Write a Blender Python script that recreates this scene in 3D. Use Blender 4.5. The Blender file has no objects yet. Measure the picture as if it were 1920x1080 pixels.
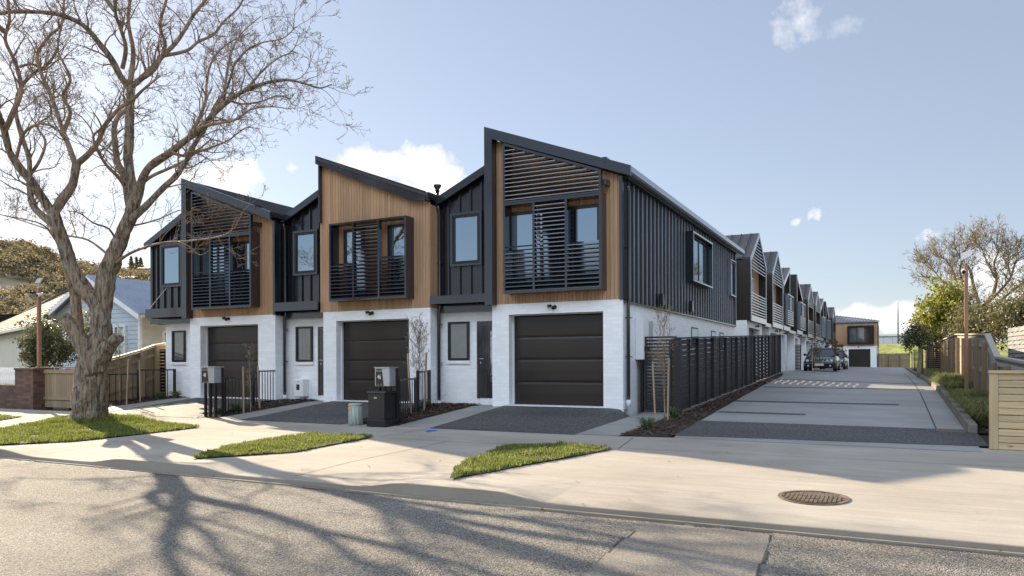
import bpy, math, random
import numpy as np
from mathutils import Vector, noise as mnoise
rnd = random.Random(7)
S = bpy.context.scene
COL = S.collection
# ------------------------------------------------------------------ camera (eye level is z = 0, X runs along the street, Y away from it)
F_PX, YAW, ROLL, CY = 1394.19, 0.47233, 0.0040134, 679.24
_f = np.array([-math.sin(YAW), math.cos(YAW), 0]); _r = np.array([math.cos(YAW), math.sin(YAW), 0]); _d = np.array([0, 0, -1.0])
_r, _d = _r*math.cos(ROLL)+_d*math.sin(ROLL), -_r*math.sin(ROLL)+_d*math.cos(ROLL)
cam = bpy.data.cameras.new('camera'); co = bpy.data.objects.new('camera', cam); COL.objects.link(co)
cam.sensor_width = 36; cam.lens = F_PX/1920*36; cam.shift_y = (CY-540)/1920
cam.clip_start = 0.1; cam.clip_end = 6000
from mathutils import Matrix
m3 = Matrix(((_r[0], -_d[0], -_f[0]), (_r[1], -_d[1], -_f[1]), (_r[2], -_d[2], -_f[2])))
co.rotation_euler = m3.to_euler()
S.camera = co
# ------------------------------------------------------------------ light
SUN_EL, SUN_AZ = math.radians(24.7), math.radians(65.4)      # azimuth counted from +Y towards -X
sun_dir = Vector((-math.sin(SUN_AZ)*math.cos(SUN_EL), math.cos(SUN_AZ)*math.cos(SUN_EL), math.sin(SUN_EL)))
sl = bpy.data.lights.new('sun', 'SUN'); sl.energy = 5.0; sl.angle = math.radians(0.53); sl.color = (1.0, 0.83, 0.60)
so = bpy.data.objects.new('sun', sl); COL.objects.link(so)
so.rotation_euler = (-sun_dir).to_track_quat('-Z', 'Y').to_euler(); so.location = (0, 0, 60)
S.view_settings.view_transform = 'Standard'; S.view_settings.look = 'None'
S.view_settings.exposure = 1.14; S.view_settings.gamma = 1.0; S.view_settings.use_curve_mapping = False
S.cycles.max_bounces = 8; S.cycles.transparent_max_bounces = 12
S.cycles.use_denoising = True
S.cycles.caustics_reflective = False; S.cycles.caustics_refractive = False; S.cycles.sample_clamp_indirect = 8

def ray(x, y):
    a, b = (x-960)/F_PX, (y-CY)/F_PX
    return _r*a + _d*b + _f
def onY(x, y, Y): q = ray(x, y); return q*(Y/q[1])
def onX(x, y, X): q = ray(x, y); return q*(X/q[0])
def at(x, y, depth): return ray(x, y)*depth

W = bpy.data.worlds.new('World'); S.world = W; W.use_nodes = True
def build_world():
    nt = W.node_tree; N = nt.nodes; L = nt.links; N.clear()
    out = N.new('ShaderNodeOutputWorld')
    sky = N.new('ShaderNodeTexSky'); sky.sky_type = 'NISHITA'; sky.sun_disc = False
    sky.sun_elevation = SUN_EL; sky.sun_rotation = -SUN_AZ; sky.altitude = 10; sky.air_density = 1.0; sky.dust_density = 0.28; sky.ozone_density = 1.0
    bg = N.new('ShaderNodeBackground'); bg.inputs[1].default_value = 0.066
    hs = N.new('ShaderNodeHueSaturation'); hs.inputs['Saturation'].default_value = 0.72; hs.inputs['Value'].default_value = 1.0; L.new(sky.outputs[0], hs.inputs['Color'])
    veil = N.new('ShaderNodeMixRGB'); veil.inputs[0].default_value = 0.42; veil.inputs[2].default_value = (3.55, 4.15, 5.6, 1)   # thin high haze
    L.new(hs.outputs[0], veil.inputs[1]); L.new(veil.outputs[0], bg.inputs[0])
    tc = N.new('ShaderNodeTexCoord')
    def math_(op, a, b=None, clamp=False):
        n = N.new('ShaderNodeMath'); n.operation = op; n.use_clamp = clamp
        for i, v in enumerate((a, b)):
            if v is None: continue
            if isinstance(v, (int, float)): n.inputs[i].default_value = v
            else: L.new(v, n.inputs[i])
        return n.outputs[0]
    def dot(v):
        n = N.new('ShaderNodeVectorMath'); n.operation = 'DOT_PRODUCT'; L.new(tc.outputs['Generated'], n.inputs[0]); n.inputs[1].default_value = v
        return n.outputs['Value']
    def noise(sc, det=8, ro=.56):
        n = N.new('ShaderNodeTexNoise'); n.inputs['Scale'].default_value = sc; n.inputs['Detail'].default_value = det; n.inputs['Roughness'].default_value = ro; L.new(tc.outputs['Generated'], n.inputs['Vector']); return n.outputs[0]
    nz2 = noise(9, 6); fine = {sc: math_('ADD', math_('MULTIPLY', math_('SUBTRACT', noise(sc), 0.5), 3.3), math_('MULTIPLY', math_('SUBTRACT', noise(sc*.35, 4), 0.5), 2.0)) for sc in (26, 48, 110)}
    # cumulus clouds: direction, half width, half height (radians), softness
    clouds = [((700, 318), .062, .030, 1.), ((770, 330), .075, .040, 1.), ((835, 335), .03, .03, 1.), ((430, 328), .045, .026, 1.), ((352, 335), .035, .022, .8),
              ((1496, 38), .036, .03, .55), ((1560, 55), .04, .014, .3), ((1528, 402), .013, .010, .7), ((1492, 415), .008, .006, .6), ((546, 314), .012, .008, .6),
              ((1742, 440), .014, .008, .5), ((1850, 520), .05, .035, .8), ((1610, 590), .05, .022, .9), ((1700, 600), .06, .026, .9), ((1560, 600), .05, .02, .8), ((1800, 600), .06, .03, .9), ((1900, 580), .06, .03, .9),
              ((160, 330), .05, .02, .7), ((60, 420), .06, .03, .6)]
    total = None
    for (px, py), rw, rh, amp in clouds:
        c = Vector(ray(px, py)).normalized(); u = Vector((c.y, -c.x, 0)).normalized(); v = u.cross(c)
        a = math_('MULTIPLY', dot(u), 1/rw); b = math_('MULTIPLY', math_('SUBTRACT', dot(v), 0.0), 1/rh)
        r2 = math_('ADD', math_('MULTIPLY', a, a), math_('MULTIPLY', b, b))
        front = math_('GREATER_THAN', dot(c), 0.5)
        den = math_('ADD', math_('SUBTRACT', .80, r2), fine[26 if rw > .042 else 48 if rw > .02 else 110])
        den = math_('MULTIPLY', math_('MULTIPLY', math_('MULTIPLY', den, 1.7 if rw > .042 else .9, True), amp), front)
        total = den if total is None else math_('MAXIMUM', total, den)
    cb = N.new('ShaderNodeBackground'); cb.inputs[0].default_value = (1.0, 0.985, 0.97, 1)
    L.new(math_('ADD', math_('MULTIPLY', noise(30, 6), 0.45), 0.33), cb.inputs[1])
    mx = N.new('ShaderNodeMixShader'); L.new(total, mx.inputs[0]); L.new(bg.outputs[0], mx.inputs[1]); L.new(cb.outputs[0], mx.inputs[2])
    # unseen bright cloud behind the viewer, added to lift the shaded fronts
    sx = N.new('ShaderNodeSeparateXYZ'); L.new(tc.outputs['Generated'], sx.inputs[0])
    m1 = math_('MULTIPLY', math_('SUBTRACT', math_('MULTIPLY', sx.outputs[1], -1.0), 0.30), 4., True); m2 = math_('MULTIPLY', math_('SUBTRACT', sx.outputs[2], 0.34), 7., True)
    n3 = N.new('ShaderNodeTexNoise'); n3.inputs['Scale'].default_value = 3.2; n3.inputs['Detail'].default_value = 8; L.new(tc.outputs['Generated'], n3.inputs['Vector'])
    cov = math_('MULTIPLY', math_('MULTIPLY', math_('SUBTRACT', n3.outputs[0], 0.40), 9., True), math_('MULTIPLY', math_('MULTIPLY', m1, m2), math_('MULTIPLY', math_('SUBTRACT', 0.86, sx.outputs[2]), 6., True)))
    hb = N.new('ShaderNodeBackground'); hb.inputs[0].default_value = (0.83, 0.94, 1.08, 1); hb.inputs[1].default_value = 1.85
    mx2 = N.new('ShaderNodeMixShader'); L.new(cov, mx2.inputs[0]); L.new(mx.outputs[0], mx2.inputs[1]); L.new(hb.outputs[0], mx2.inputs[2])
    L.new(mx2.outputs[0], out.inputs[0])
build_world()

# ------------------------------------------------------------------ materials
def nodes(name):
    m = bpy.data.materials.new(name); m.use_nodes = True
    nt = m.node_tree; return m, nt, nt.nodes, nt.links, nt.nodes['Principled BSDF']
def pmat(name, c, rough=.6, var=.15, vs=3., bump=0, bs=60., metal=0, spec=.5, stretch=(1, 1, 1), c2=None, ior=None, trans=0, detail=5, bdist=.01, vlo=.35, vhi=.65):
    m, nt, N, L, P = nodes(name)
    geo = N.new('ShaderNodeNewGeometry'); mp = N.new('ShaderNodeMapping'); mp.inputs['Scale'].default_value = stretch
    L.new(geo.outputs['Position'], mp.inputs['Vector'])
    nz = N.new('ShaderNodeTexNoise'); nz.inputs['Scale'].default_value = vs; nz.inputs['Detail'].default_value = detail; nz.inputs['Roughness'].default_value = .6
    L.new(mp.outputs[0], nz.inputs['Vector'])
    rp = N.new('ShaderNodeValToRGB'); rp.color_ramp.elements[0].position = vlo; rp.color_ramp.elements[1].position = vhi
    a = tuple(x*(1-var) for x in c); b = tuple(min(1, x*(1+var)) for x in (c2 or c))
    rp.color_ramp.elements[0].color = (*a, 1); rp.color_ramp.elements[1].color = (*b, 1)
    L.new(nz.outputs[0], rp.inputs[0]); L.new(rp.outputs[0], P.inputs['Base Color'])
    P.inputs['Roughness'].default_value = rough; P.inputs['Metallic'].default_value = metal; P.inputs['Specular IOR Level'].default_value = spec
    if ior: P.inputs['IOR'].default_value = ior
    if bump:
        n2 = N.new('ShaderNodeTexNoise'); n2.inputs['Scale'].default_value = bs; n2.inputs['Detail'].default_value = 4
        L.new(mp.outputs[0], n2.inputs['Vector'])
        bp = N.new('ShaderNodeBump'); bp.inputs['Strength'].default_value = bump; bp.inputs['Distance'].default_value = bdist
        L.new(n2.outputs[0], bp.inputs['Height']); L.new(bp.outputs[0], P.inputs['Normal'])
    if trans:
        tr = N.new('ShaderNodeBsdfTranslucent'); L.new(rp.outputs[0], tr.inputs[0])
        mx = N.new('ShaderNodeMixShader'); mx.inputs[0].default_value = trans
        L.new(P.outputs[0], mx.inputs[1]); L.new(tr.outputs[0], mx.inputs[2]); L.new(mx.outputs[0], N['Material Output'].inputs[0])
    return m
def brick_mat(name, c, mortar, bw=.24, bh=.086, mo=.01, var=.05, rough=.55, bump=.5):
    m, nt, N, L, P = nodes(name)
    geo = N.new('ShaderNodeNewGeometry'); sp = N.new('ShaderNodeSeparateXYZ'); L.new(geo.outputs['Position'], sp.inputs[0])
    ad = N.new('ShaderNodeMath'); ad.operation = 'ADD'; L.new(sp.outputs[0], ad.inputs[0]); L.new(sp.outputs[1], ad.inputs[1])
    cb = N.new('ShaderNodeCombineXYZ'); L.new(ad.outputs[0], cb.inputs[0]); L.new(sp.outputs[2], cb.inputs[1])
    br = N.new('ShaderNodeTexBrick'); br.inputs['Scale'].default_value = 1.0; br.inputs['Brick Width'].default_value = bw; br.inputs['Row Height'].default_value = bh
    br.inputs['Mortar Size'].default_value = mo*.5; br.inputs['Mortar Smooth'].default_value = .3
    br.inputs['Color1'].default_value = (*[x*(1-var) for x in c], 1); br.inputs['Color2'].default_value = (*[min(1, x*(1+var)) for x in c], 1); br.inputs['Mortar'].default_value = (*mortar, 1)
    L.new(cb.outputs[0], br.inputs['Vector']); 
    nz = N.new('ShaderNodeTexNoise'); nz.inputs['Scale'].default_value = 1.3; nz.inputs['Detail'].default_value = 6; L.new(geo.outputs['Position'], nz.inputs['Vector'])
    rp = N.new('ShaderNodeValToRGB'); rp.color_ramp.elements[0].position = .3; rp.color_ramp.elements[0].color = (.955, .955, .95, 1); rp.color_ramp.elements[1].position = .7
    L.new(nz.outputs[0], rp.inputs[0])
    mu = N.new('ShaderNodeMixRGB'); mu.blend_type = 'MULTIPLY'; mu.inputs[0].default_value = 1; L.new(br.outputs['Color'], mu.inputs[1]); L.new(rp.outputs[0], mu.inputs[2])
    L.new(mu.outputs[0], P.inputs['Base Color']); P.inputs['Roughness'].default_value = rough
    bp = N.new('ShaderNodeBump'); bp.inputs['Strength'].default_value = bump; bp.inputs['Distance'].default_value = .006; bp.invert = True
    L.new(br.outputs['Fac'], bp.inputs['Height']); L.new(bp.outputs[0], P.inputs['Normal'])
    return m
def speckle_mat(name, base, chip, scale, rough=.8, bump=.6, patch=.25, pscale=.6, bdist=.01, dark=None, patch2=None):
    """stone chips bound in tar or cement: one cell of the Voronoi pattern is one chip"""
    m, nt, N, L, P = nodes(name)
    geo = N.new('ShaderNodeNewGeometry')
    vo = N.new('ShaderNodeTexVoronoi'); vo.inputs['Scale'].default_value = scale; L.new(geo.outputs['Position'], vo.inputs['Vector'])
    sp = N.new('ShaderNodeSeparateColor'); L.new(vo.outputs['Color'], sp.inputs[0])
    rp = N.new('ShaderNodeValToRGB'); e = rp.color_ramp.elements; e[0].color = (*(dark or tuple(x*.55 for x in base)), 1); e[1].color = (*chip, 1)
    k = rp.color_ramp.elements.new(.5); k.color = (*base, 1)
    L.new(sp.outputs[0], rp.inputs[0])
    nz = N.new('ShaderNodeTexNoise'); nz.inputs['Scale'].default_value = pscale; nz.inputs['Detail'].default_value = 7; nz.inputs['Roughness'].default_value = .65; mq = N.new('ShaderNodeMapping'); mq.inputs['Scale'].default_value = (.35, 1.3, 1); L.new(geo.outputs['Position'], mq.inputs['Vector']); L.new(mq.outputs[0], nz.inputs['Vector'])
    r2 = N.new('ShaderNodeValToRGB'); r2.color_ramp.elements[0].position = .32; r2.color_ramp.elements[1].position = .68
    r2.color_ramp.elements[0].color = (1-patch,)*3+(1,); r2.color_ramp.elements[1].color = ((1+patch,)*3+(1,)) if patch2 is None else (*patch2, 1)
    L.new(nz.outputs[0], r2.inputs[0])
    mu = N.new('ShaderNodeMixRGB'); mu.blend_type = 'MULTIPLY'; mu.inputs[0].default_value = 1; L.new(rp.outputs[0], mu.inputs[1]); L.new(r2.outputs[0], mu.inputs[2])
    L.new(mu.outputs[0], P.inputs['Base Color']); P.inputs['Roughness'].default_value = rough
    bp = N.new('ShaderNodeBump'); bp.inputs['Strength'].default_value = bump; bp.inputs['Distance'].default_value = bdist; bp.invert = True
    L.new(vo.outputs['Distance'], bp.inputs['Height']); L.new(bp.outputs[0], P.inputs['Normal'])
    return m
def concrete_mat(name, c, rough=.9):
    m, nt, N, L, P = nodes(name)
    geo = N.new('ShaderNodeNewGeometry')
    cols = []
    for sc, st, lo, hi, a, ro in ((.5, (1, 1.6, 1), .32, .66, .74, .62), (3., (.22, 4.5, 1), .3, .72, .84, .6), (45, (1, 1, 1), .3, .7, .92, .6), (1.7, (1, 1, 1), .26, .40, .80, .75), (9, (1, 1, 1), .22, .34, .72, .7)):
        mp = N.new('ShaderNodeMapping'); mp.inputs['Scale'].default_value = st; mp.inputs['Location'].default_value = (sc*3, sc, 0); L.new(geo.outputs['Position'], mp.inputs['Vector'])
        nz = N.new('ShaderNodeTexNoise'); nz.inputs['Scale'].default_value = sc; nz.inputs['Detail'].default_value = 7; nz.inputs['Roughness'].default_value = ro; L.new(mp.outputs[0], nz.inputs['Vector'])
        rp = N.new('ShaderNodeValToRGB'); rp.color_ramp.elements[0].position = lo; rp.color_ramp.elements[1].position = hi
        rp.color_ramp.elements[0].color = (a, a*.98, a*.945, 1); rp.color_ramp.elements[1].color = (1, 1, 1, 1); L.new(nz.outputs[0], rp.inputs[0]); cols.append(rp.outputs[0])
    cur = None
    for o in cols:
        mu = N.new('ShaderNodeMixRGB'); mu.blend_type = 'MULTIPLY'; mu.inputs[0].default_value = 1
        if cur is None: mu.inputs[1].default_value = (*c, 1)
        else: L.new(cur, mu.inputs[1])
        L.new(o, mu.inputs[2]); cur = mu.outputs[0]
    L.new(cur, P.inputs['Base Color']); P.inputs['Roughness'].default_value = rough; P.inputs['Specular IOR Level'].default_value = .3
    n2 = N.new('ShaderNodeTexNoise'); n2.inputs['Scale'].default_value = 90; n2.inputs['Detail'].default_value = 3; L.new(geo.outputs['Position'], n2.inputs['Vector'])
    bp = N.new('ShaderNodeBump'); bp.inputs['Strength'].default_value = .25; bp.inputs['Distance'].default_value = .004; L.new(n2.outputs[0], bp.inputs['Height']); L.new(bp.outputs[0], P.inputs['Normal'])
    return m
def wood_mat(name, c, c2, axis, rough=.65, board=0., cross=None, knots=False):
    """grain stretched along one axis; neighbouring boards differ when board > 0"""
    st = {'x': (.6, 14, 14), 'y': (14, .6, 14), 'z': (14, 14, .6)}[axis]
    m, nt, N, L, P = nodes(name)
    geo = N.new('ShaderNodeNewGeometry'); mp = N.new('ShaderNodeMapping'); mp.inputs['Scale'].default_value = st; L.new(geo.outputs['Position'], mp.inputs['Vector'])
    nz = N.new('ShaderNodeTexNoise'); nz.inputs['Scale'].default_value = 2.2; nz.inputs['Detail'].default_value = 6; nz.inputs['Roughness'].default_value = .65; L.new(mp.outputs[0], nz.inputs['Vector'])
    rp = N.new('ShaderNodeValToRGB'); rp.color_ramp.elements[0].position = .3; rp.color_ramp.elements[1].position = .7; rp.color_ramp.elements[0].color = (*c, 1); rp.color_ramp.elements[1].color = (*c2, 1)
    L.new(nz.outputs[0], rp.inputs[0]); cur = rp.outputs[0]
    ri = geo.outputs['Random Per Island']
    r3 = N.new('ShaderNodeValToRGB'); r3.color_ramp.elements[0].color = (.8, .8, .8, 1); r3.color_ramp.elements[1].color = (1.1, 1.08, 1.05, 1); L.new(ri, r3.inputs[0])
    mu = N.new('ShaderNodeMixRGB'); mu.blend_type = 'MULTIPLY'; mu.inputs[0].default_value = 1; L.new(cur, mu.inputs[1]); L.new(r3.outputs[0], mu.inputs[2]); cur = mu.outputs[0]
    if knots:
        vo = N.new('ShaderNodeTexVoronoi'); vo.inputs['Scale'].default_value = 3.0
        mk = N.new('ShaderNodeMapping'); mk.inputs['Scale'].default_value = (.7, 1, 2.2) if axis == 'x' else (2.2, 2.2, .7); L.new(geo.outputs['Position'], mk.inputs['Vector']); L.new(mk.outputs[0], vo.inputs['Vector'])
        rk = N.new('ShaderNodeValToRGB'); rk.color_ramp.elements[0].color = (.35, .25, .18, 1); rk.color_ramp.elements[0].position = .05; rk.color_ramp.elements[1].position = .14; L.new(vo.outputs['Distance'], rk.inputs[0])
        mu = N.new('ShaderNodeMixRGB'); mu.blend_type = 'MULTIPLY'; mu.inputs[0].default_value = 1; L.new(cur, mu.inputs[1]); L.new(rk.outputs[0], mu.inputs[2]); cur = mu.outputs[0]
    L.new(cur, P.inputs['Base Color']); P.inputs['Roughness'].default_value = rough
    bp = N.new('ShaderNodeBump'); bp.inputs['Strength'].default_value = .25; bp.inputs['Distance'].default_value = .004; L.new(nz.outputs[0], bp.inputs['Height']); L.new(bp.outputs[0], P.inputs['Normal'])
    return m
def leaf_mat(name, c, c2, trans=.35, rough=.45):
    m, nt, N, L, P = nodes(name)
    geo = N.new('ShaderNodeNewGeometry')
    rp = N.new('ShaderNodeValToRGB'); rp.color_ramp.elements[0].color = (*c, 1); rp.color_ramp.elements[1].color = (*c2, 1); L.new(geo.outputs['Random Per Island'], rp.inputs[0])
    L.new(rp.outputs[0], P.inputs['Base Color']); P.inputs['Roughness'].default_value = rough
    tr = N.new('ShaderNodeBsdfTranslucent'); L.new(rp.outputs[0], tr.inputs[0]); mx = N.new('ShaderNodeMixShader'); mx.inputs[0].default_value = trans
    L.new(P.outputs[0], mx.inputs[1]); L.new(tr.outputs[0], mx.inputs[2]); L.new(mx.outputs[0], N['Material Output'].inputs[0])
    return m
M = {}
M['white_brick'] = brick_mat('white painted brick', (.875, .88, .895), (.82, .83, .845), bump=.3)
M['white_plaster'] = pmat('white plaster', (.74, .75, .77), .7, .03, 2)
M['red_brick'] = brick_mat('red brown brick', (.125, .07, .05), (.10, .085, .07), var=.35, rough=.85, bump=1)
M['cedar'] = wood_mat('vertical timber cladding', (.42, .255, .142), (.55, .35, .205), 'z', .6)
M['metal'] = pmat('charcoal metal cladding', (.013, .0145, .019), .19, .08, 1.2, .12, 3, bdist=.003, ior=1.75)
M['trim'] = pmat('charcoal metal trim', (.018, .0215, .030), .14, .05, 1.2, ior=1.8)
M['roof_metal'] = pmat('dark roofing metal', (.055, .052, .056), .33, .08, 1)
M['door_metal'] = pmat('dark garage door', (.024, .0185, .0155), .27, .08, .8, .04, 40)
M['black'] = pmat('black powder coat', (.008, .008, .0095), .36, .1, 5)
M['bronze'] = pmat('dark bronze powder coat', (.026, .0195, .016), .36, .1, 5)
M['stain'] = wood_mat('black stained timber', (.008, .0085, .011), (.017, .018, .023), 'y', .6)
M['glass'] = pmat('dark reflecting window glass', (.02, .025, .03), .015, .02, .5, .06, 1.6, ior=6.0, bdist=.02)
M['glass'].node_tree.nodes['Principled BSDF'].inputs['Specular Tint'].default_value = (.70, .87, 1, 1)
M['pale_glass'] = pmat('window glass with pale blind', (.085, .10, .105), .03, .25, .9, ior=2.2)
M['car_glass'] = pmat('car glass', (.015, .02, .025), .02, .02, 1, ior=2.2)
M['concrete'] = concrete_mat('pale new concrete', (.48, .445, .40))
M['concrete_grey'] = concrete_mat('grey lane concrete', (.385, .385, .38), .6)
M['kerb'] = concrete_mat('kerb concrete', (.31, .285, .25))
M['aggregate'] = speckle_mat('dark exposed aggregate', (.045, .045, .048), (.20, .19, .18), 75, .75, .5, .2, .8, .006, (.025, .025, .028))
M['road'] = speckle_mat('chip seal road', (.168, .155, .136), (.36, .333, .288), 92, .85, .9, .28, .45, .012, (.05, .047, .045))
M['road_patch'] = speckle_mat('smooth asphalt patch', (.225, .20, .17), (.33, .30, .26), 110, .85, .4, .25, .7, .006, (.12, .11, .10))
M['tar'] = pmat('tar seam', (.055, .05, .045), .7, .3, 8)
M['ground'] = pmat('bare ground', (.10, .085, .06), .95, .35, .4, .5, 6, c2=(.09, .10, .045))
M['mulch'] = pmat('bark mulch', (.045, .026, .017), .95, .5, 14, .8, 40)
M['chip'] = leaf_mat('bark chip', (.022, .013, .009), (.13, .075, .05), 0, .9)
M['soil_grass'] = pmat('turf soil', (.045, .05, .018), .95, .5, 5, .6, 30)
M['straw'] = leaf_mat('dry grass', (.20, .15, .06), (.42, .34, .17), .3, .6)
M['blade'] = leaf_mat('grass blade', (.085, .12, .018), (.32, .345, .085), .5, .55)
M['pine'] = wood_mat('new pine board', (.40, .30, .16), (.58, .46, .27), 'x', .65, knots=True)
M['pine_z'] = wood_mat('new pine post', (.40, .30, .16), (.56, .44, .26), 'z', .65, knots=True)
M['post_wood'] = wood_mat('reddish pine post', (.30, .155, .095), (.40, .22, .14), 'z', .7)
M['stake_wood'] = wood_mat('timber stake', (.28, .195, .125), (.42, .315, .215), 'z', .75)
M['fence_wood'] = wood_mat('weathered pine fence', (.22, .165, .105), (.36, .275, .175), 'z', .8)
M['fence_warm'] = wood_mat('treated fence post', (.22, .15, .085), (.32, .225, .13), 'z', .8)
M['fence_grey'] = wood_mat('silvered palings', (.30, .275, .235), (.44, .41, .36), 'z', .85)
M['grey_slat'] = wood_mat('old grey boards', (.20, .20, .20), (.34, .34, .335), 'y', .9)
M['white_paint'] = pmat('white paint', (.78, .78, .77), .45, .03, 2)
M['cream'] = pmat('cream weatherboard paint', (.58, .55, .47), .55, .05, 2)
M['blue_board'] = pmat('pale blue weatherboard paint', (.46, .52, .58), .55, .05, 2)
M['blue_iron'] = pmat('blue grey roofing iron', (.29, .335, .41), .4, .08, 1.5)
M['grey_iron'] = pmat('grey roofing iron', (.12, .13, .155), .35, .1, 1.5)
M['tile'] = pmat('tan roof tile', (.20, .145, .10), .7, .2, 6)
M['dark_tile'] = pmat('dark roof tile', (.045, .045, .052), .5, .2, 6)
M['steel'] = pmat('brushed steel', (.50, .52, .55), .38, .05, 8, metal=.7)
M['white_case'] = pmat('white enamel case', (.76, .77, .78), .35, .02, 2)
M['grey_plastic'] = pmat('grey plastic', (.40, .42, .43), .5, .05, 4)
M['green_case'] = pmat('pale grey green pillar', (.36, .42, .38), .55, .08, 6)
M['orange'] = pmat('orange sticker', (.72, .30, .03), .6, .1, 9)
M['cabinet'] = pmat('black ribbed plastic', (.030, .024, .021), .5, .15, 4)
M['blue_paint'] = pmat('blue survey paint', (.02, .13, .75), .7, .2, 12)
M['road_paint'] = pmat('worn white road paint', (.42, .42, .41), .8, .3, 14)
M['cast_iron'] = pmat('rusty cast iron', (.20, .145, .095), .6, .3, 10, .4, 60, metal=.3)
M['rust_dark'] = pmat('dark rust', (.05, .036, .025), .8, .3, 12)
M['rubber'] = pmat('tyre rubber', (.015, .015, .016), .8, .1, 8)
M['car_paint'] = pmat('black car paint', (.008, .010, .014), .12, .02, 1, spec=.7)
M['chrome'] = pmat('chrome', (.7, .7, .7), .15, .02, 4, metal=1)
M['lamp_lens'] = pmat('clear lamp lens', (.55, .57, .6), .12, .02, 4)
M['plate'] = pmat('number plate', (.7, .7, .68), .5, .02, 4)
M['bark'] = pmat('grey brown bark', (.165, .125, .088), .92, .3, 26, 1.0, 30, stretch=(1, 1, .14), c2=(.28, .235, .175), bdist=.06, vlo=.3, vhi=.7)
def bark_mat():
    m, nt, N, L, P = nodes('lichen streaked bark'); geo = N.new('ShaderNodeNewGeometry')
    def nz(sc, st, det=7, ro=.65):
        mp = N.new('ShaderNodeMapping'); mp.inputs['Scale'].default_value = st; L.new(geo.outputs['Position'], mp.inputs['Vector']); n = N.new('ShaderNodeTexNoise'); n.inputs['Scale'].default_value = sc; n.inputs['Detail'].default_value = det; n.inputs['Roughness'].default_value = ro; n.inputs['Distortion'].default_value = .6; L.new(mp.outputs[0], n.inputs['Vector']); return n.outputs[0]
    def ramp(o, a, b, ca, cb): r = N.new('ShaderNodeValToRGB'); r.color_ramp.elements[0].position = a; r.color_ramp.elements[1].position = b; r.color_ramp.elements[0].color = (*ca, 1); r.color_ramp.elements[1].color = (*cb, 1); L.new(o, r.inputs[0]); return r.outputs[0]
    fis = nz(17, (1, 1, .16)); base = ramp(fis, .36, .60, (.085, .063, .044), (.37, .285, .20))
    lich = ramp(nz(7, (1, 1, .6)), .54, .62, (0, 0, 0), (1, 1, 1))
    mx = N.new('ShaderNodeMixRGB'); L.new(lich, mx.inputs[0]); L.new(base, mx.inputs[1]); L.new(ramp(nz(40, (1, 1, .5)), .3, .7, (.24, .225, .185), (.42, .40, .34)), mx.inputs[2])
    mu = N.new('ShaderNodeMixRGB'); mu.blend_type = 'MULTIPLY'; mu.inputs[0].default_value = .75; L.new(mx.outputs[0], mu.inputs[1]); L.new(ramp(fis, .34, .52, (.5, .46, .42), (1, 1, 1)), mu.inputs[2])
    L.new(mu.outputs[0], P.inputs['Base Color']); P.inputs['Roughness'].default_value = .92
    bp = N.new('ShaderNodeBump'); bp.inputs['Strength'].default_value = 1; bp.inputs['Distance'].default_value = .09; L.new(fis, bp.inputs['Height']); L.new(bp.outputs[0], P.inputs['Normal']); return m
M['bark'] = bark_mat()
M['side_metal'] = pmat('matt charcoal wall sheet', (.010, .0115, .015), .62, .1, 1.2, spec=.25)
M['skylit_metal'] = pmat('charcoal metal with painted sky sheen', (.36, .40, .46), .2, .05, 1.2, metal=.55, ior=1.9)  # pale colour paints sky reflection onto charcoal ribs, gutter, frames and rails
M['bark_thin'] = pmat('twig bark', (.20, .14, .092), .85, .3, 5, c2=(.29, .21, .14))
M['bark_far'] = pmat('lichen twig bark', (.20, .155, .09), .9, .3, 4, c2=(.26, .20, .11))
M['bush_leaf'] = leaf_mat('glossy bush leaf', (.06, .07, .028), (.22, .215, .10), .35, .22)
M['olive_leaf'] = leaf_mat('olive tree leaf', (.075, .08, .03), (.34, .30, .14), .4, .30)
M['yellow_leaf'] = leaf_mat('yellow green leaf', (.16, .19, .03), (.50, .46, .11), .55, .4)
M['brown_leaf'] = leaf_mat('tan dry leaf', (.13, .09, .04), (.27, .19, .085), .35, .6)
M['fern'] = leaf_mat('fern leaf', (.06, .11, .03), (.15, .21, .07), .4, .5)
M['tussock'] = leaf_mat('tussock blade', (.13, .16, .05), (.36, .35, .13), .5, .5)
M['hill_leaf'] = leaf_mat('hill forest leaf', (.06, .06, .03), (.40, .32, .18), .45, .7)  # leaf colours lightened to stand in for haze over the hill
M['hill_ground'] = pmat('hill ground', (.05, .05, .025), .95, .5, .03, c2=(.30, .235, .145))
M['bank'] = pmat('grassy bank', (.17, .21, .045), .95, .3, 1.2, .5, 4, c2=(.26, .28, .07))
M['warehouse'] = pmat('white steel sheet', (.62, .64, .66), .5, .04, .5)
M['black_num'] = pmat('white numeral', (.8, .8, .78), .5, .02, 4)

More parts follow.
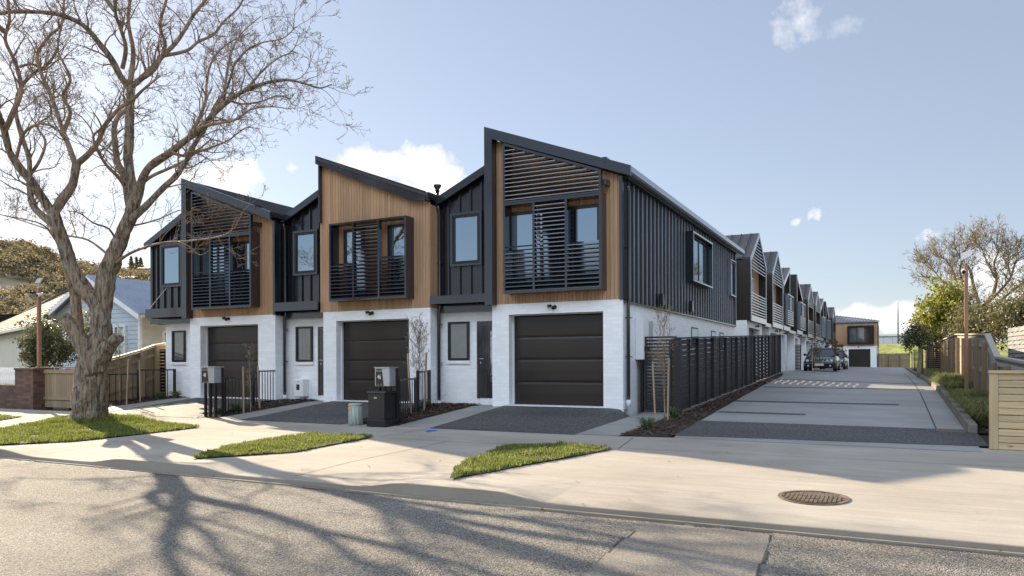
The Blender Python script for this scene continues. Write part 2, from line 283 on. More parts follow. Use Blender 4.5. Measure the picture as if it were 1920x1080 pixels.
# ------------------------------------------------------------------ mesh helpers
class MB:
    def __init__(s): s.v = []; s.f = []
    def add(s, vs, fs):
        o = len(s.v); s.v += [tuple(map(float, p)) for p in vs]; s.f += [tuple(i+o for i in f) for f in fs]; return s
    def box(s, x0, x1, y0, y1, z0, z1):
        if x0 > x1: x0, x1 = x1, x0
        if y0 > y1: y0, y1 = y1, y0
        if z0 > z1: z0, z1 = z1, z0
        return s.add([(x0, y0, z0), (x1, y0, z0), (x1, y1, z0), (x0, y1, z0), (x0, y0, z1), (x1, y0, z1), (x1, y1, z1), (x0, y1, z1)],
                     [(0, 3, 2, 1), (4, 5, 6, 7), (0, 1, 5, 4), (1, 2, 6, 5), (2, 3, 7, 6), (3, 0, 4, 7)])
    def prism(s, poly, d):
        """polygon of 3-D points extruded along vector d"""
        n = len(poly); d = np.array(d, float); a = [np.array(p, float) for p in poly]
        return s.add(a+[p+d for p in a], [tuple(range(n-1, -1, -1)), tuple(range(n, 2*n))]+[(i, (i+1) % n, n+(i+1) % n, n+i) for i in range(n)])
    def prism_y(s, xz, y0, y1): return s.prism([(x, y0, z) for x, z in xz], (0, y1-y0, 0))
    def prism_x(s, yz, x0, x1): return s.prism([(x0, y, z) for y, z in yz], (x1-x0, 0, 0))
    def bar(s, a, b, w, h=None, up=(0, 0, 1)):
        """square bar between two points"""
        a, b = Vector(a), Vector(b); h = h or w; t = (b-a).normalized(); u = t.cross(Vector(up))
        if u.length < 1e-4: u = t.cross(Vector((0, 1, 0)))
        u.normalize(); v = u.cross(t)
        c = [(-w/2, -h/2), (w/2, -h/2), (w/2, h/2), (-w/2, h/2)]
        return s.add([a+u*x+v*y for x, y in c]+[b+u*x+v*y for x, y in c], [(0, 3, 2, 1), (4, 5, 6, 7), (0, 1, 5, 4), (1, 2, 6, 5), (2, 3, 7, 6), (3, 0, 4, 7)])
    def tube(s, pts, rads, n=6, rough=0., cap=True, seed=0., ridge=0):
        pts = [Vector(p) for p in pts]; N = len(pts)
        t = (pts[1]-pts[0]).normalized(); u = t.orthogonal().normalized()
        vs = []; fs = []
        for i in range(N):
            t = (pts[min(i+1, N-1)]-pts[max(i-1, 0)])
            if t.length > 1e-9: t.normalize()
            u = (u-t*u.dot(t)); u = u.normalized() if u.length > 1e-6 else t.orthogonal().normalized()
            w = t.cross(u)
            for k in range(n):
                a = 2*math.pi*k/n; r = rads[i]
                if rough:
                    q = pts[i]+(u*math.cos(a)+w*math.sin(a))*r
                    r *= 1+rough*(mnoise.noise(q*3.1+Vector((seed, 0, 0)))+.6*mnoise.noise(q*8.3))
                    if ridge: r *= 1+ridge*math.sin(a*7+q.z*2.2+3*mnoise.noise(q*1.7))
                vs.append(pts[i]+(u*math.cos(a)+w*math.sin(a))*r)
        for i in range(N-1):
            for k in range(n): fs.append((i*n+k, i*n+(k+1) % n, (i+1)*n+(k+1) % n, (i+1)*n+k))
        if cap: fs.append(tuple(range((N-1)*n, N*n))); fs.append(tuple(range(n-1, -1, -1)))
        return s.add(vs, fs)
    def cyl(s, c, r, h, n=16, r2=None):
        return s.tube([(c[0], c[1], c[2]), (c[0], c[1], c[2]+h)], [r, r if r2 is None else r2], n)
    def quad(s, a, b, c, d): return s.add([a, b, c, d], [(0, 1, 2, 3)])
    def build(s, name, m, parent=None, smooth=False, bevel=0, label=None):
        me = bpy.data.meshes.new(name); off = np.zeros(3)
        if parent is not None:
            q = parent
            while q is not None: off = off+np.array(q.location); q = q.parent
        me.from_pydata([tuple(np.array(p)-off) for p in s.v] if off.any() else s.v, [], s.f); me.update()
        o = bpy.data.objects.new(name, me); COL.objects.link(o)
        if m is not None: me.materials.append(M[m] if isinstance(m, str) else m)
        if parent is not None: o.parent = parent
        if smooth: me.polygons.foreach_set('use_smooth', [True]*len(me.polygons))
        if bevel:
            b = o.modifiers.new('bevel', 'BEVEL'); b.width = bevel; b.segments = 2; b.limit_method = 'ANGLE'
        if label: o['label'] = label
        return o
def tag(o, label=None, cat=None, group=None, kind=None):
    if label: o['label'] = label
    if cat: o['category'] = cat
    if group: o['group'] = group
    if kind: o['kind'] = kind
    return o
def thing(name, label, cat, loc, group=None):
    o = bpy.data.objects.new(name, None); COL.objects.link(o); o.location = tuple(map(float, loc)); o.empty_display_size = .2
    return tag(o, label, cat, group)
def copy_tree(o, parent=None):
    c = o.copy(); COL.objects.link(c); c.parent = parent
    for ch in list(o.children): copy_tree(ch, c)
    return c

# ------------------------------------------------------------------ terrain
LPF = [(12.8, -1.35), (17.15, -1.2), (36, -.58), (45, -.6), (100, -.72), (160, -.75)]
RPF = [(12.8, -1.37), (15.45, -1.31), (25.3, -.93), (36, -.85), (60, -.86), (100, -.80), (160, -.8)]
def lerp(y, p): return float(np.interp(y, [a for a, b in p], [b for a, b in p]))
HUMPS = [(-14.8, 1.6, 1.0), (-9.3, .75, .8), (-4.45, .55, .75), (-24., 5., 1.)]
def hump(x):
    h = 0
    for c, flat, ramp in HUMPS: h = max(h, 1-min(1, max(0, (abs(x-c)-flat)/ramp)))
    return h*h*(3-2*h)
def kerb_top(x): return -1.475+.085*hump(x)
def G(x, y):
    if y < 7.1: return -1.53+.006*max(0, 7.1-y)
    if y < 12.8:
        b = -1.44+(y-7.1)/5.7*.09
        if y < 8.4: t = (y-7.1)/1.3; k = kerb_top(x); b = k+(G(x, 8.4)-k)*t if y < 8.39 else b
        return b
    t = min(1, max(0, (x+4)/5.2)); z = (1-t)*lerp(y, LPF)+t*lerp(y, RPF)
    if x < -5.3 and y < 40:
        zz = lerp(y, [(12.8, -1.35), (16.1, -1.1), (30, -1.0), (40, -.62)])
        z = zz if x < -5.5 else zz+(z-zz)*(x+5.5)/.2
    return z
def gnd(px, py):
    r = ray(px, py)
    for t in np.arange(2, 130, .02):
        p = r*t
        if p[2] < G(p[0], p[1]): return p
def sheet(name, xs, ys, off, m, kind='structure', zf=None, parent=None):
    b = MB(); nx, ny = len(xs), len(ys); zf = zf or G
    b.v = [(float(x), float(y), zf(x, y)+off) for y in ys for x in xs]
    b.f = [(j*nx+i, j*nx+i+1, (j+1)*nx+i+1, (j+1)*nx+i) for j in range(ny-1) for i in range(nx-1)]
    o = b.build(name, m, parent); 
    if kind: tag(o, kind=kind)
    return o
def poly_sheet(poly, step, off, zf=None):
    """triangle grid clipped to an XY polygon, laid on the terrain"""
    import bmesh
    xs = [p[0] for p in poly]; ys = [p[1] for p in poly]
    bm = bmesh.new(); f = bm.faces.new([bm.verts.new((float(x), float(y), 0)) for x, y in poly])
    for ax, lo, hi in ((0, min(xs), max(xs)), (1, min(ys), max(ys))):
        for k in np.arange(math.floor(lo/step)*step, hi, step):
            n = (1, 0, 0) if ax == 0 else (0, 1, 0); c = (k, 0, 0) if ax == 0 else (0, k, 0)
            bmesh.ops.bisect_plane(bm, geom=bm.verts[:]+bm.edges[:]+bm.faces[:], plane_co=c, plane_no=n)
    b = MB(); bm.verts.index_update(); zf = zf or G
    b.v = [(v.co.x, v.co.y, zf(v.co.x, v.co.y)+off) for v in bm.verts]; b.f = [tuple(v.index for v in (f.verts if f.normal.z >= 0 else reversed(f.verts))) for f in bm.faces]; bm.free()
    return b
def inside(x, y, poly):
    c = False; n = len(poly)
    for i in range(n):
        (x0, y0), (x1, y1) = poly[i], poly[i-1]
        if (y0 > y) != (y1 > y) and x < (x1-x0)*(y-y0)/(y1-y0)+x0: c = not c
    return c
YS_NEAR = [7.1, 7.3, 7.6, 8.0, 8.38, 8.4, 9, 10, 11, 12, 12.8]
sheet('ground', [-900, -300, -120, -60, -40, -30, -25, -22, -20, -16, -12, -8, -5.6, -5.5, -5.3, -4, 1.2, 4, 8, 15, 30, 60, 120, 300, 900],
      [7.1, 8.4, 10, 12.8, 14, 15.45, 16.1, 17.15, 20, 25.3, 30, 36, 40, 45, 60, 100, 160, 300, 600, 1200, 2500], -.2, 'ground')
sheet('road', np.arange(-60, 41, 4.), [-60, -20, -8, 0, 3, 5, 6.4, 7.0, 7.12], 0, 'road', zf=lambda x, y: -1.53+.006*max(0, 7.1-y))
sheet('street_ground', [-900, -60, 40, 900], [-1500, -60, -20, -8, 0, 7.1], -.05, 'ground', zf=lambda x, y: -1.53+.006*max(0, min(30, 7.1-y)))
sheet('pavement', np.concatenate([np.arange(-60, -26, 2.), np.arange(-26, 2.2, .25), np.arange(3, 40, 2.)]), YS_NEAR+[13.0], 0.0, 'concrete')
sheet('pavement', [1.2, 3, 6, 12, 40], [12.9, 13.2, 13.5], .003, 'concrete')
# kerb face, lip and gutter strip
kb = MB(); xs = np.concatenate([np.arange(-60, -26, 2.), np.arange(-26, 2.2, .2), np.arange(3, 40, 2.)])
for i in range(len(xs)-1):
    a, b = xs[i], xs[i+1]; za, zb = kerb_top(a), kerb_top(b)
    kb.quad((a, 7.1, za), (a, 7.085, za-.006), (b, 7.085, zb-.006), (b, 7.1, zb))
    kb.quad((a, 7.085, za-.006), (a, 7.075, -1.522), (b, 7.075, -1.522), (b, 7.085, zb-.006))
    kb.quad((a, 7.075, -1.522), (a, 6.97, -1.510), (b, 6.97, -1.510), (b, 7.075, -1.522))
    kb.quad((a, 6.97, -1.510), (a, 6.965, -1.55), (b, 6.965, -1.55), (b, 6.97, -1.510))
tag(kb.build('kerb', 'kerb'), kind='structure')
gr_ = MB(); x = -40.
while x < 12:
    w = rnd.uniform(.15, .7); d0, d1 = rnd.uniform(.02, .07), rnd.uniform(.02, .07)
    gr_.add([(x, 6.966, -1.5275), (x, 6.966-d0, -1.5265), (x+w, 6.966-d1, -1.5265), (x+w, 6.966, -1.5275)], [(0, 1, 2, 3)]); x += w*(1 if rnd.random() < .75 else 1.5)
tag(gr_.build('gutter_grime', 'tar'), kind='structure')
# worn strip of asphalt, tar seams, paint
pat = [(-2.1, 6.86), (-.95, 6.86), (-.62, 2.0), (-1.75, 2.0)]
RZ = lambda x, y: -1.53+.006*max(0, 7.1-y)
tag(poly_sheet(pat, .5, .004, RZ).build('road_patch', 'road_patch'), kind='structure')
tb = MB()
for (a, b) in ((pat[0], pat[3]), (pat[1], pat[2])):
    y = a[1]
    while y > b[1]:
        ln = rnd.uniform(.1, .5); t0 = (a[1]-y)/(a[1]-b[1]); 
        if rnd.random() < .62:
            x0 = a[0]+(b[0]-a[0])*t0; w = rnd.uniform(.005, .016); j = rnd.uniform(-.03, .03); t1 = min(1, t0+ln/(a[1]-b[1])); x1 = a[0]+(b[0]-a[0])*t1
            y1 = a[1]-(a[1]-b[1])*t1
            tb.add([(x0-w+j, y, RZ(0, y)+.008), (x0+w*.6+j, y-.02, RZ(0, y)+.008), (x1+w+j*.5, y1, RZ(0, y1)+.008), (x1-w*.5+j*.5, y1+.02, RZ(0, y1)+.008)], [(0, 3, 2, 1)])
        y -= ln
tag(tb.build('road_seam', 'tar'), kind='structure')
pm = MB()
for (a, b, w) in (((572, 957), (605, 950), .10), ((605, 950), (640, 945), .06), ((640, 945), (668, 938), .08), ((600, 958), (650, 962), .05)):
    p, q = gnd(*a), gnd(*b); 
    for k in range(7):
        t0 = k/7+rnd.uniform(0, .05); t1 = (k+rnd.uniform(.5, .95))/7; A = p+(q-p)*t0; B = p+(q-p)*t1; ww = w*rnd.uniform(.4, 1)
        pm.add([(A[0], A[1]-ww/2, A[2]+.006), (B[0], B[1]-ww/2, B[2]+.006), (B[0], B[1]+ww/2, B[2]+.006), (A[0], A[1]+ww/2, A[2]+.006)], [(0, 1, 2, 3)])
tag(pm.build('road_marking', 'road_paint'), kind='structure')
bm_ = MB(); pts = [(797, 809), (803, 806.5), (818, 806), (820, 807.5), (808, 809.8), (801, 810.5)]
bm_.add([gnd(*p)+np.array([0, 0, .006]) for p in pts], [tuple(range(len(pts)-1, -1, -1))]); tag(bm_.build('blue_pavement_marking', 'blue_paint'), kind='structure')
# joints sawn in the pavement
jb = MB()
def joint(p, q, w=.012):
    n = 8
    for k in range(n):
        a = [p[i]+(q[i]-p[i])*k/n for i in (0, 1)]; b = [p[i]+(q[i]-p[i])*(k+1)/n for i in (0, 1)]
        d = Vector((b[0]-a[0], b[1]-a[1])); d = Vector((-d.y, d.x)).normalized()*w/2
        jb.add([(a[0]-d.x, a[1]-d.y, G(*a)+.005), (b[0]-d.x, b[1]-d.y, G(*b)+.005), (b[0]+d.x, b[1]+d.y, G(*b)+.005), (a[0]+d.x, a[1]+d.y, G(*a)+.005)], [(0, 1, 2, 3)])
joint((-60, 11.15), (-22, 11.15)); joint((-8.4, 11.05), (-5.4, 11.0)); joint((-13.4, 11.1), (-10, 11.05)); joint((-3.75, 11.3), (1.5, 11.4)); joint((-3.85, 11.2), (-4.1, 12.75))
for x in (-8.45, -13.8, -18.9, -21.5, -23.5): joint((x, 11.2), (x, 12.75))
for x in (-6.9, -12.3): joint((x, 7.3), (x, 11))
tag(jb.build('pavement_joint', 'tar'), kind='structure')

# lane
def lane_edge_l(y): return lerp(y, [(13, -3.45), (15.7, -3.6), (23, -3.9), (33.6, -4.22), (37, -4.5), (40, -5.7), (160, -5.7)])
def lane_z(x, y): return G(x, y)
def lane_sheet(name, y0, y1, off, m, xl=None, xr=1.2):
    b = MB(); ys = [y0]+[y for y in (13.3, 14, 15.45, 16, 17.15, 19, 21, 23, 25.3, 28, 31, 33.6, 36, 37, 38, 40, 45, 52, 60, 80, 100, 130) if y0 < y < y1]+[y1]
    K = 14
    for y in ys:
        l = (xl or lane_edge_l)(y)
        for k in range(K+1): x = l+(xr-l)*k/K; b.v.append((x, y, G(x, y)+off))
    for j in range(len(ys)-1):
        for k in range(K): b.f.append((j*(K+1)+k, j*(K+1)+k+1, (j+1)*(K+1)+k+1, (j+1)*(K+1)+k))
    return tag(b.build(name, m), kind='structure')
lane_sheet('lane', 13.0, 100, .004, 'concrete_grey')
tag(poly_sheet([(-3.5, 13.25), (1.35, 13.7), (1.35, 15.75), (.68, 16.0), (-3.62, 15.75)], .4, .010).build('lane_threshold', 'aggregate'), kind='structure')
sheet('verge', np.arange(1.2, 3.3, .5), [13.0, 15.45, 20, 25.3, 36, 60, 90], -.03, 'mulch')
sb = MB()
def strip(p, q, w, off=.009):
    n = max(2, int(abs(q[0]-p[0])/.4))
    for k in range(n):
        a = [p[i]+(q[i]-p[i])*k/n for i in (0, 1)]; b = [p[i]+(q[i]-p[i])*(k+1)/n for i in (0, 1)]
        sb.add([(a[0], a[1], G(*a)+off), (b[0], b[1], G(*b)+off), (b[0], b[1]+w, G(b[0], b[1]+w)+off), (a[0], a[1]+w, G(a[0], a[1]+w)+off)], [(0, 1, 2, 3)])
strip((-3.62, 17.55), (-1.72, 17.6), .3); strip((-3.8, 20.6), (.15, 20.65), .35); strip((-3.95, 26.5), (.9, 26.55), .35); strip((-4.1, 31.2), (.9, 31.2), .35)
tag(sb.build('lane_band', 'aggregate'), kind='structure')
gj = MB()
for k in range(40):
    y0, y1 = 16+k, 17+k
    gj.add([(.72, y0, G(.72, y0)+.008), (.75, y0, G(.75, y0)+.008), (.75, y1, G(.75, y1)+.008), (.72, y1, G(.72, y1)+.008)], [(0, 1, 2, 3)])
tag(gj.build('gutter_joint', 'tar'), kind='structure')
# garage aprons, entry paths, planting beds in front of the terrace
Z0 = -1.03; PER = 5.37
def apron_z(xa, xb, da, db):
    def f(x, y):
        g = G(x, y); t = max(0, min(1, (y-13.0)/3.05)); k = 1
        if x < da: k = 1-(da-x)/max(.01, da-xa)
        if x > db: k = 1-(x-db)/max(.01, xb-db)
        return g+(max(0, (Z0-.03)-G(x, 16.1))*max(0, min(1, k)))*t**1.5
    return f
UN = [(-8.77, -5.41), (-14.14, -10.58), (-19.51, -15.94)]
AP = [(-8.45, -5.25), (-13.82, -10.72), (-19.19, -15.2)]
for i, ((b0, b1), (a0, a1)) in enumerate(zip(UN, AP)):
    o = sheet('driveway', np.linspace(a0, a1, 14), [12.8, 13.2, 13.8, 14.4, 15, 15.4, 15.7, 15.9, 16.12], .008, 'aggregate', zf=apron_z(a0, a1, b0+.3, b1-.3))
for x0, x1, y1 in ((-9.35, -8.45, 16.6), (-14.72, -13.82, 16.6), (-20.3, -19.19, 16.6), (-5.25, -4.42, 17.3)):
    sheet('path', np.linspace(x0, x1, 4), [12.9, 14, 15.45, 16.1, y1], .006, 'concrete_grey')
def bed(name, poly, n, label=None):
    b = poly_sheet(poly, .25, .012); xs = [p[0] for p in poly]; ys = [p[1] for p in poly]
    for v in range(len(b.v)): x, y, z = b.v[v]; b.v[v] = (x, y, z+.02*mnoise.noise(Vector((x*4, y*4, 0))))
    tag(b.build('soil', 'mulch'), kind='structure')
    c = MB()
    for _ in range(n):
        x, y = rnd.uniform(min(xs), max(xs)), rnd.uniform(min(ys), max(ys))
        if not inside(x, y, poly): continue
        a, l, w = rnd.uniform(0, 6.3), rnd.uniform(.015, .045), rnd.uniform(.006, .018); tl = rnd.uniform(-.4, .4)
        u = Vector((math.cos(a), math.sin(a), tl))*l; v = Vector((-math.sin(a), math.cos(a), rnd.uniform(-.4, .4)))*w; p = Vector((x, y, G(x, y)+.03+rnd.uniform(0, .025)))
        c.quad(p-u-v, p+u-v, p+u+v, p-u+v)
    tag(c.build('bark_mulch', 'chip'), kind='stuff', label=label)
bed('bed', [(-10.72, 12.95), (-9.35, 12.95), (-9.35, 16.55), (-10.72, 16.55)], 2600)
bed('bed', [(-15.2, 12.95), (-14.72, 12.95), (-14.72, 16.55), (-15.9, 16.55), (-15.9, 15.0)], 1800)
bed('bed', [(-21.6, 14.0), (-20.3, 14.0), (-20.3, 16.6), (-21.6, 16.6)], 900)
bed('bed', [(-4.42, 12.85), (-3.5, 13.0), (-3.62, 16), (-3.9, 23.), (-4.22, 33.6), (-4.45, 35.8), (-4.5, 35.8), (-4.33, 17.1), (-4.42, 16.9)], 5200)
bed('bed', [(1.34, 15.6), (1.9, 15.6), (1.95, 40), (1.36, 40)], 3500)

# ------------------------------------------------------------------ front terrace
def win_y(par, x0, x1, z0, z1, y, fw=.055, sash=None, glass='glass', name='window', frame='black', proud=.05):
    b = MB(); b.box(x0, x0+fw, y-proud, y+.02, z0, z1).box(x1-fw, x1, y-proud, y+.02, z0, z1).box(x0+fw, x1-fw, y-proud, y+.02, z0, z0+fw).box(x0+fw, x1-fw, y-proud, y+.02, z1-fw, z1)
    for s in sash or []: b.box(s-.03, s+.03, y-proud+.01, y+.015, z0+fw, z1-fw)
    w = b.build(name, frame, par); MB().box(x0+fw, x1-fw, y-.012, y+.01, z0+fw, z1-fw).build('window_glass', glass, w); return w
def win_x(par, y0, y1, z0, z1, x, fw=.055, glass='glass', frame='black', sash=None, proud=.05):
    b = MB(); b.box(x-.02, x+proud, y0, y0+fw, z0, z1).box(x-.02, x+proud, y1-fw, y1, z0, z1).box(x-.02, x+proud, y0+fw, y1-fw, z0, z0+fw).box(x-.02, x+proud, y0+fw, y1-fw, z1-fw, z1)
    for s in sash or []: b.box(x-.015, x+proud-.01, s-.03, s+.03, z0+fw, z1-fw)
    w = b.build('window', frame, par); MB().box(x-.01, x+.012, y0+fw, y1-fw, z0+fw, z1-fw).build('window_glass', glass, w); return w
def slats_y(b, x0, x1, zlist, y, ztop=None):
    """louvre blades across X, tilted, at depth y"""
    for z in zlist:
        xe = x1
        if ztop:
            xe = min(x1, ztop(z))
            if xe-x0 < .05: continue
        b.add([(x0, y-.05, z-.036), (xe, y-.05, z-.036), (xe, y-.047, z-.016), (xe, y+.06, z+.05), (xe, y+.06, z+.028), (x0, y-.047, z-.016), (x0, y+.06, z+.05), (x0, y+.06, z+.028)],
              [(0, 1, 2, 5), (5, 2, 3, 6), (6, 3, 4, 7), (7, 4, 1, 0), (0, 5, 6, 7), (1, 4, 3, 2)])
ZC = 1.417; YF = 16.1; YR = 16.55; YP = 15.85; YB = 29.45
def roof_z(x, xa): return 5.70-.378*(x-xa)
def pxx(px, py, Y): return float(onY(px, py, Y)[0])
def pxz(px, py, Y): return float(onY(px, py, Y)[2])
def security_light(par, px, py, Y):
    c = onY(px, py, Y); b = MB(); b.tube([(c[0]+.05, Y, c[2]+.03), (c[0]+.05, Y-.03, c[2]+.03)], [.045, .045], 12)
    b.tube([(c[0]+.05, Y-.03, c[2]+.03), (c[0]+.05, Y-.10, c[2]+.02), (c[0]+.06, Y-.13, c[2]-.01)], [.02, .03, .045], 10)
    b.tube([(c[0]-.03, Y-.05, c[2]+.06), (c[0]-.10, Y-.12, c[2]+.04)], [.03, .042], 10); b.tube([(c[0]+.05, Y-.06, c[2]+.03), (c[0]-.03, Y-.06, c[2]+.06)], [.014, .014], 6)
    l = b.build('security_light', 'black', par, True); MB().tube([(c[0]-.10, Y-.12, c[2]+.04), (c[0]-.104, Y-.125, c[2]+.038)], [.036, .036], 10).build('lamp_lens', 'lamp_lens', l)
def downpipe(par, x, y, z0, z1, foot=None, r=.04, kink=.08):
    b = MB(); b.tube([(x, y-.02, z1), (x, y-.02, z1-.08), (x, y+kink*.4, z1-.2), (x, y+kink*.4, ZC+.1), (x, y+kink*.4, ZC), (x-.03, y+kink*.4, ZC-.15), (x-.03, y+kink*.4, z0)], [r]*7, 12)
    for z in (z0+1.0, 1.0, 2.6): b.box(x-.1, x+.05, y+kink*.4-.01, y+kink*.4+.06, z-.01, z+.01)
    d = b.build('downpipe', 'trim', par, True)
    if foot is not None: MB().cyl((x-.03, y+kink*.4, z0-.14), .055, .16, 14).build('pipe_socket', 'white_plaster', d, True)
def front_house(i, style, label):
    xb0, xb1 = UN[i]; xa = xb0-.07; xe = xb0+3.69-.07; dx = xb0+8.77
    T = thing('townhouse', label, 'house', ((xb0+xb1)/2, YF, Z0))
    # masonry: piers and lintel round the garage opening, plinth, return walls
    do0, do1, dz = xb0+.46, xb0+2.89, .072*YF
    b = MB(); zb = Z0-.05
    b.box(xb0, do0, YF, YF+.35, zb, ZC).box(do1, xb1, YF, YF+.35, zb, ZC).box(do0, do1, YF, YF+.35, dz, ZC)
    b.box(xb1-.2, xb1, YF+.35, YB if i == 0 else YR+.3, zb-.25, ZC).box(xb0, xb0+.2, YF+.35, YR+.3, zb-.25, ZC)
    xl = xb0-1.81 if i < 2 else pxx(310, 640, YR)
    b.box(xl+.02, xb0, YR, YR+.2, zb, ZC)
    w = b.build('brick_wall', 'white_brick', T)
    MB().box(xb0-.01, do0, YF-.012, YF+.05, zb-.35, zb-.01).box(do1, xb1+.01, YF-.012, YF+.05, zb-.35, zb-.01).box(xl, xb0-.02, YR-.015, YR+.05, zb-.3, zb-.01).box(do0, do1, YF-.02, YF+.45, zb-.3, Z0-.005).build('plinth', 'white_plaster', T)
    # garage door of four pressed panels
    g = MB(); n = 4; hh = (dz-Z0)/n; yd = YF+.3
    for k in range(n):
        za, zb2 = Z0+k*hh, Z0+(k+1)*hh
        prof = [(0, .006), (.02, -.004), (.1, -.012), (.5, -.016), (.9, -.012), (.98, -.004), (1, .006)]
        for (a, ya), (c, yc) in zip(prof[:-1], prof[1:]):
            g.quad((do0, yd+ya, za+(zb2-za)*a), (do1, yd+ya, za+(zb2-za)*a), (do1, yd+yc, za+(zb2-za)*c), (do0, yd+yc, za+(zb2-za)*c))
        if k: g.box(do0, do1, yd+.004, yd+.02, za-.004, za+.004)
    g.box(do0, do1, yd+.03, yd+.05, Z0, dz)
    g.build('garage_door', 'door_metal', T)
    MB().box(do0, do0+.02, YF+.22, yd-.02, Z0, dz).box(do1-.02, do1, YF+.22, yd-.02, Z0, dz).box(do0+.02, do1-.02, YF+.22, yd-.02, dz-.02, dz).build('door_track', 'white_plaster', T)
    # timber front of the upper bay
    b = MB(); cb0 = xb0-.10 if style == 'wood' else xb0; x = cb0; bw = .093
    x_end = xb1-.0 if style == 'wood' else xb1-.07
    while x < x_end-.02:
        x2 = min(x+bw, x_end)
        zt0, zt1 = roof_z(x, xa)-.2, roof_z(x2-.006, xa)-.2
        b.prism_y([(x, ZC), (x2-.008, ZC), (x2-.008, zt1), (x, zt0)], YF-.001, YF+.03)
        x = x2
    tc = b.build('timber_cladding', 'cedar', T)
    MB().prism_y([(cb0+.01, ZC+.01), (xb1-.01, ZC+.01), (xb1-.01, roof_z(xb1, xa)-.22), (cb0+.01, roof_z(cb0, xa)-.22)], YF+.031, YF+.2).build('cladding_backing', 'metal', T)
    if style == 'wood':                                     # timber return
        b = MB(); y = YF+.03
        while y < YR: b.box(xb1-.03, xb1, y, min(y+bw, YR)-.008, ZC, roof_z(xb1, xa)-.25); y += bw
        b.build('timber_return', 'cedar', T)
    else:
        b = MB(); b.box(xb1-.068, xb1+.012, YF-.03, YF+.04, ZC-.01, roof_z(xb1, xa)-.2)
        b.build('corner_trim', 'trim', T)
        b = MB(); ye = YB-.05 if i == 0 else YR; b.box(xb1-.03, xb1, YF+.04, ye, ZC-.03, roof_z(xb1, xa)-.24); y = 16.53 if i == 0 else YF+.2
        rbm = MB()
        while y < ye-.1:
            rbm.box(xb1+.001, xb1+.032, y-.014, y+.014, ZC-.03, roof_z(xb1, xa)-.24); y += .345 if i == 0 else .2
        w_ = b.build('metal_side_wall', 'side_metal' if i == 0 else 'metal', T); rbm.build('standing_ribs', 'skylit_metal' if i == 0 else 'metal', w_)
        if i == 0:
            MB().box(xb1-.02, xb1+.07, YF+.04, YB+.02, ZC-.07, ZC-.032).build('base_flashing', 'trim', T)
            MB().box(xb1-.05, xb1+.07, YB-.05, YB+.03, ZC-.1, roof_z(xb1, xa)-.25).build('corner_trim', 'trim', T)
    # roof of the bay with fascia and gutter
    rb = MB(); pr = [(xa, roof_z(xa, xa)), (xe, roof_z(xe, xa)), (xe, roof_z(xe, xa)-.06), (xa, roof_z(xa, xa)-.06)]
    rb.prism_y(pr, YP+.05, YB+.35)
    k = xa+.3
    while k < xe:
        rb.prism_y([(k-.02, roof_z(k-.02, xa)), (k+.02, roof_z(k+.02, xa)), (k+.012, roof_z(k, xa)+.04), (k-.012, roof_z(k, xa)+.045)], YP+.1, YB+.35); k += .42
    rf = rb.build('roof', 'roof_metal', T)
    fb = MB(); fh = .232
    top = lambda x: roof_z(x, xa)+.05
    if style == 'fin':
        fb.prism_y([(xa, top(xa)), (xe+.01, top(xe)), (xe+.01, top(xe)-fh), (xa+.21, top(xa+.21)-fh-.015), (xa+.21, ZC-.02), (xa, ZC-.02)], YP, YP+.06)
        fb.box(xa, xa+.21, YP+.06, YR+.1, ZC-.02, top(xa)-.3).box(xa, xa+.05, YR+.1, YB, 3.9, top(xa)-.08)
    else:
        fb.prism_y([(xa-.05, top(xa-.05)), (xe-.1, top(xe-.1)), (xe-.1, top(xe)-.2), (xe-.55, top(xe)-.2+.03), (xa-.05, top(xa-.05)-fh)], YP+.08, YP+.14)
        fb.box(xa, xa+.05, YP+.14, YB, 3.9, top(xa)-.08)
        fb.box(xe-.09, xe+.0, YP+.1, YP+.16, top(xe)-.2, top(xe)+.0)
    fb.build('fascia', 'trim', T)
    MB().prism_y([(xa+.22, top(xa+.22)-fh+.01), (xe-.05, top(xe)-fh+.05), (xe-.05, top(xe)-fh+.06), (xa+.22, top(xa+.22)-fh+.02)], YP+.145, YF).build('soffit', 'black', T)
    ye = YB+.75 if i == 0 else YB
    gb = MB(); gx = xe-.02
    gb.prism_y([(gx, top(xe)-.0), (gx+.03, top(xe)-.0), (gx+.03, top(xe)-.13), (gx-.02, top(xe)-.16), (gx-.12, top(xe)-.16), (gx-.12, top(xe)-.14), (gx-.02, top(xe)-.13)], YP+.07, ye)
    gb.build('gutter', 'skylit_metal' if i == 0 else 'trim', T)
    MB().box(xb1-.04, xe-.14, YF+.05, YB if i == 0 else YR+1, top(xe)-.21, top(xe)-.18).build('eave_soffit', 'black', T)
    # louvre screen in front of the bay window
    ys = YF-.36
    if style == 'fin':
        A = (943, 1127.5, 364.5, 550.8); sh = dx
        sx0, sx1 = pxx(943.3, 550, ys)+sh, pxx(1127.5, 541, ys)+sh
        sz0, szm = pxz(943.3, 550.8, ys), pxz(942.5, 386, ys)
        fr = MB(); t = .055
        zt = lambda x: roof_z(x, xa)-.235
        fr.box(sx0, sx0+t, ys, YF-.003, sz0, zt(sx0+t)).box(sx1-t, sx1, ys, YF-.003, sz0, szm+.1).box(sx1-t, sx1-.002, ys, ys+.1, szm+.1, zt(sx1)+.01).box(sx0+t, sx1-t, ys, YF-.003, sz0, sz0+.045).box(sx0+t, sx1-t, ys, YF-.05, szm, szm+.05).box(sx0+t, sx1-t, ys+.002, ys+.07, szm+.058, szm+.10)
        fr.prism_y([(sx0+t, zt(sx0+t)-.06), (sx1-t, zt(sx1-t)-.06), (sx1-t, zt(sx1-t)), (sx0+t, zt(sx0+t))], ys, ys+.08)
        m1, m2 = sx0+(sx1-sx0)*.325, sx0+(sx1-sx0)*.655
